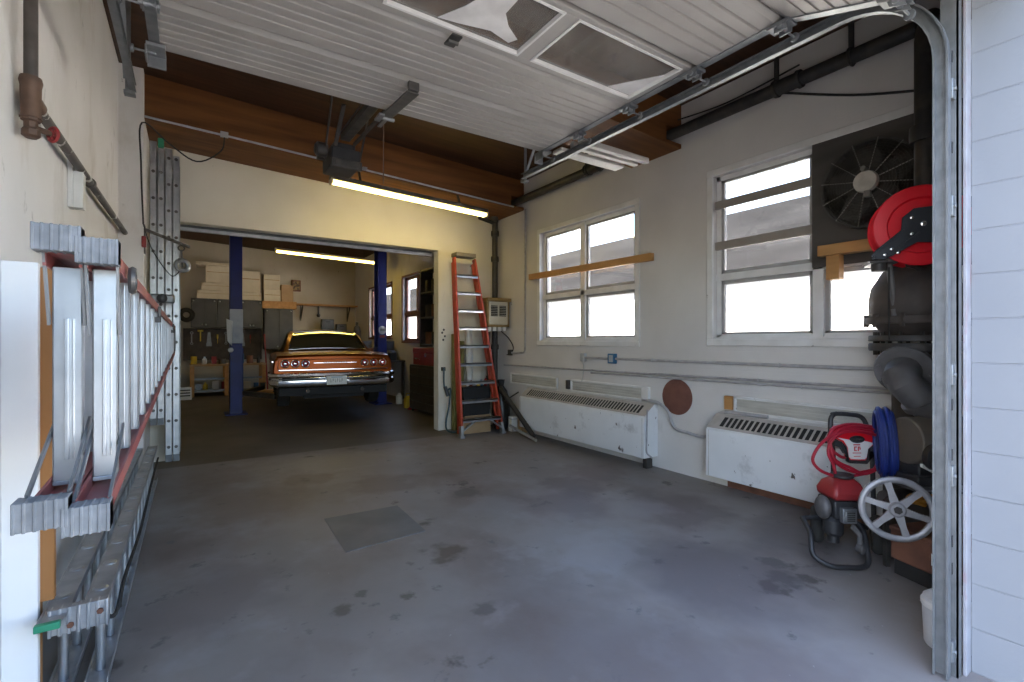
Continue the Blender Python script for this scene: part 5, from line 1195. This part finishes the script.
for row, (z, y, x0, x1) in enumerate(((.872, 15.6, .0, 1.72), (.172, 15.7, .1, 1.6))):
    x = x0 + .05
    while x < x1:
        m_, cn = cols[k % 9]; fm = forms[(k // 9 + k) % 3]; w_ = .05 + .05 * rnd.random(); h = .12 + .16 * rnd.random()
        while .86 - w_ < x < .92 + w_: x += .02
        if fm == 'carton': b = B().box(x - w_, x + w_, y - .08, y + .08, z, z + h)
        elif fm == 'tin': b = B().lathe([(w_, 0), (w_, h), (w_ * .9, h), (w_ * .9, h - .01)], (x, y, z), n=16)
        else: b = B().lathe([(w_ * .8, 0), (w_ * .8, h * .65), (w_ * .3, h * .85), (w_ * .3, h)], (x, y, z), n=14)
        lab = '%s %s number %d' % (cn, fm, k)
        place = ('on' if row == 0 else 'on the shelf under') + (' the far left workbench' if x < .88 else ' the post-side workbench')
        pos = ''
        lab = '%s %s %s' % (cn, fm, place)
        ords = ['first', 'second', 'third', 'fourth', 'fifth', 'sixth', 'seventh', 'eighth', 'ninth', 'tenth']
        bench_ = (row, x < .88); used.setdefault(bench_, 0); lab = '%s %s, %s from the left %s' % (cn, fm, ords[used[bench_]], place); used[bench_] += 1
        simple(fm if fm != 'tin' else 'paint_tin', lab, fm, m_, b, 'containers on the workbenches'); x += w_ * 2 + .04 + .06 * rnd.random(); k += 1
for i in range(8):
    x = .0 + .21 * i; z = 1.45 + .12 * (i % 2); kinds = ['wrench', 'hammer', 'saw', 'screwdriver']
    kd = kinds[i % 4]; y = 16.485
    if kd == 'wrench': b = B().bar((x, y, z), (x, y, z + .26), .03, .012, (0, 1, 0)).torus((x, y, z + .28), (0, 1, 0), .03, .012, 14, 6).torus((x, y, z - .02), (0, 1, 0), .028, .011, 14, 6)
    elif kd == 'hammer': b = B().bar((x, y, z - .08), (x, y, z + .2), .03, .02, (0, 1, 0)).box(x - .07, x + .07, y - .015, y + .015, z + .2, z + .25)
    elif kd == 'saw': b = B().prism([(x - .03, z + .3), (x + .03, z + .3), (x + .06, z), (x - .06, z)], 'y', y - .004, y + .004).box(x - .07, x + .07, y - .012, y + .012, z - .1, z)
    else: b = B().cyl((x, y, z), (x, y, z + .12), .02, n=10).cyl((x, y, z - .14), (x, y, z), .007, n=8)
    simple(kd, ['pale wrench hanging at the left end of the tool board', 'yellow hammer hanging second on the tool board', 'pale saw hanging third on the tool board', 'yellow screwdriver on the tool board left of the lift post', 'grey wrench on the tool board behind the lift post', 'grey hammer on the tool board behind the lift post', 'pale saw on the tool board right of the lift post', 'red screwdriver at the right end of the tool board'][i], 'tool', [MGALV, MYEL, MGALV, MYEL, MGALV, MGREY, MGALV, MREDDULL][i], b, 'tools on the board')
simple('hose_coil', 'dark coil hanging at the left end of the grey cabinets', 'coil', MRUB, B().torus((-.12, 16.08, 2.22), (0, 1, 0), .15, .05, 30, 10).torus((-.12, 16.03, 2.22), (0, 1, 0), .11, .035, 30, 8).cyl((-.12, 16.0, 2.35), (-.12, 16.6, 2.37), .012))
simple('red_bar', 'tall red bar standing right of the left lift post', 'bar', MREDDULL, B().bar((1.85, 15.7, .0), (1.81, 16.1, 1.7), .04, .05, (0, 1, 0)))
t = thing('floor_crate', 'small white crate on the floor at the far left of the workshop', 'crate', (-.13, 15.0, 0))
B().box(-.28, .0, 14.85, 15.15, 0, .03).box(-.28, .0, 14.85, 14.87, .03, .3).box(-.28, .0, 15.13, 15.15, .03, .3).box(-.28, -.26, 14.87, 15.13, .03, .3).box(-.02, .0, 14.87, 15.13, .03, .3).build('shell', MWHITE, t)
b = B()
for z in (.09, .16, .23): b.box(-.25, -.03, 14.845, 14.851, z, z + .03)
b.build('slots', MDARK, t)
simple('ochre_board', 'low ochre box on the floor left of the orange car', 'box', MYEL if False else MPINE, B().box(1.45, 1.95, 14.6, 14.9, 0, .16).box(1.43, 1.97, 14.58, 14.92, .14, .17), bevel=.006)
# ---- right side of the workshop
t = thing('tool_chest', 'black drawer cabinet by the right wall of the workshop, behind the opening', 'cabinet', (4.25, 9.2, 0))
B().box(3.92, 4.58, 8.50, 9.92, .06, 1.0).build('body', MBLACK, t, bevel=.008)
b = B()
for k in range(5): B().box(3.905, 3.92, 8.53, 9.89, .10 + k * .175, .26 + k * .175).build('drawer', MVALVE, t, bevel=.004); b.box(3.895, 3.906, 8.6, 9.8, .235 + k * .175, .25 + k * .175)
b.build('drawer_pull', MSTEEL, t)
for x in (3.97, 4.53):
    for y in (8.56, 9.86): B().cyl((x - .015, y, .035), (x + .015, y, .035), .033, n=12).build('caster', MRUB, t)
t = thing('tool_box', 'red tool box on top of the black drawer cabinet', 'tool box', (4.25, 9.3, 1.002))
B().box(3.95, 4.52, 8.66, 9.80, 1.002, 1.30).build('body', MREDDULL, t, bevel=.01); B().box(3.94, 4.53, 8.65, 9.81, 1.24, 1.36).build('lid', MREDDULL, t, bevel=.02)
B().box(3.935, 3.95, 9.1, 9.16, 1.18, 1.26).tube([(3.94, 9.4, 1.12), (3.91, 9.4, 1.14), (3.91, 9.6, 1.14), (3.94, 9.6, 1.12)], .01).build('latch', MCHROME, t)
t = thing('storage_rack', 'dark open rack standing against the right workshop wall', 'rack', (4.42, 8.2, 0))
b = B()
for x in (4.27, 4.57):
    for y in (7.75, 8.42): B().box(x - .02, x + .02, y - .02, y + .02, 0, 3.0).build('upright', MSTEEL, t)
for z in (.2, 1.0, 1.5, 2.0, 2.5, 2.95): B().box(4.24, 4.60, 7.72, 8.45, z, z + .03).build('shelf', MSTEEL, t)
for i, z in enumerate((1.032, 1.532, 2.032, 2.532)):
    simple('rack_carton', ['dark carton on the second shelf of the rack', 'dark carton on the third shelf of the rack', 'dark carton on the fourth shelf of the rack', 'dark carton on the fifth shelf of the rack'][i], 'carton', MRUST, B().box(4.28, 4.58, 7.80, 8.36, z, z + .25 + .05 * (i % 2)).box(4.278, 4.582, 8.07, 8.09, z, z + .252 + .05 * (i % 2)), 'cartons on the rack', .006)
t = thing('hanging_rack', 'dark wall rack with shelves beside the near workshop window', 'rack', (4.5, 9.6, 1.4))
for y in (9.15, 10.25): B().box(4.3, 4.6, y - .02, y + .02, 1.37, 3.1).build('side', MSTEEL, t)
for z in (1.4, 2.0, 2.55, 3.05): B().box(4.3, 4.6, 9.17, 10.23, z, z + .03).build('shelf', MSTEEL, t)
for i, z in enumerate((1.432, 2.032, 2.582)):
    for k in range(3):
        y = 9.36 + .32 * k
        simple('rack_tin', '%s tin on the %s shelf of the wall rack' % (['left', 'middle', 'right'][k], ['lowest', 'second', 'third'][i]), 'tin', [MVALVE, MBLACK, MRUST][(i + k) % 3], B().lathe([(.11, 0), (.12, .01), (.12, .25), (.11, .27), (.1, .26)], (4.45, y, z), n=18), 'tins on the wall rack')
simple('jerry_can', 'small yellow can on the floor right of the orange car', 'can', MYEL, B().loft([[(3.98, 10.3, 0), (4.16, 10.3, 0), (4.16, 10.42, 0), (3.98, 10.42, 0)], [(3.98, 10.3, .2), (4.16, 10.3, .2), (4.16, 10.42, .2), (3.98, 10.42, .2)], [(4.02, 10.33, .27), (4.1, 10.33, .27), (4.1, 10.39, .27), (4.02, 10.39, .27)]]).tube([(4.0, 10.36, .22), (4.02, 10.36, .32), (4.12, 10.36, .32), (4.15, 10.36, .22)], .012), bevel=.004)
simple('shop_rag', 'crumpled red rag on the floor beside the yellow can', 'rag', MREDDULL, B().loft([[(4.08 + r_ * cos(a) * (1 + .2 * sin(3 * a + z * 30)), 10.05 + r_ * sin(a) * (1 + .2 * cos(4 * a)), z) for a in [2 * pi * q / 14 for q in range(14)]] for z, r_ in ((0, .13), (.05, .12), (.1, .07), (.13, .02))]))
simple('white_can', 'small white can on the floor at the right lift post', 'can', MWHITE, B().lathe([(.07, 0), (.075, .01), (.075, .2), (.04, .23), (.04, .26)], (4.12, 11.1, 0), n=16))
t = thing('parts_bench', 'dark parts bench heaped under the workshop windows', 'bench', (4.3, 13.2, 0))
B().box(4.0, 4.6, 11.95, 15.0, .95, 1.0).build('top', MSTEEL, t, bevel=.004)
for y in (12.0, 13.5, 14.95):
    for x in (4.04, 4.56): B().box(x - .03, x + .03, y - .03, y + .03, 0, .95).build('leg', MSTEEL, t)
for i in range(6):
    y = 12.15 + .48 * i; h = .2 + .1 * ((i * 7) % 4)
    m_ = [MBLACK, MVALVE, MWHITE, MRUST, MBLACK, MGREY][i]
    b = B().box(4.1, 4.5, y - .16, y + .16, 1.002, 1.0 + h) if i % 2 else B().lathe([(.13, 0), (.14, .02), (.14, h), (.1, h + .05), (.03, h + .06)], (4.3, y, 1.002), n=18)
    simple('parts_box' if i % 2 else 'parts_drum', ['black drum', 'dark brown box', 'white drum', 'rusty brown box', 'small black drum', 'grey box'][i] + ' on the dark parts bench', 'box' if i % 2 else 'drum', m_, b, 'heap on the parts bench', .006 if i % 2 else 0)
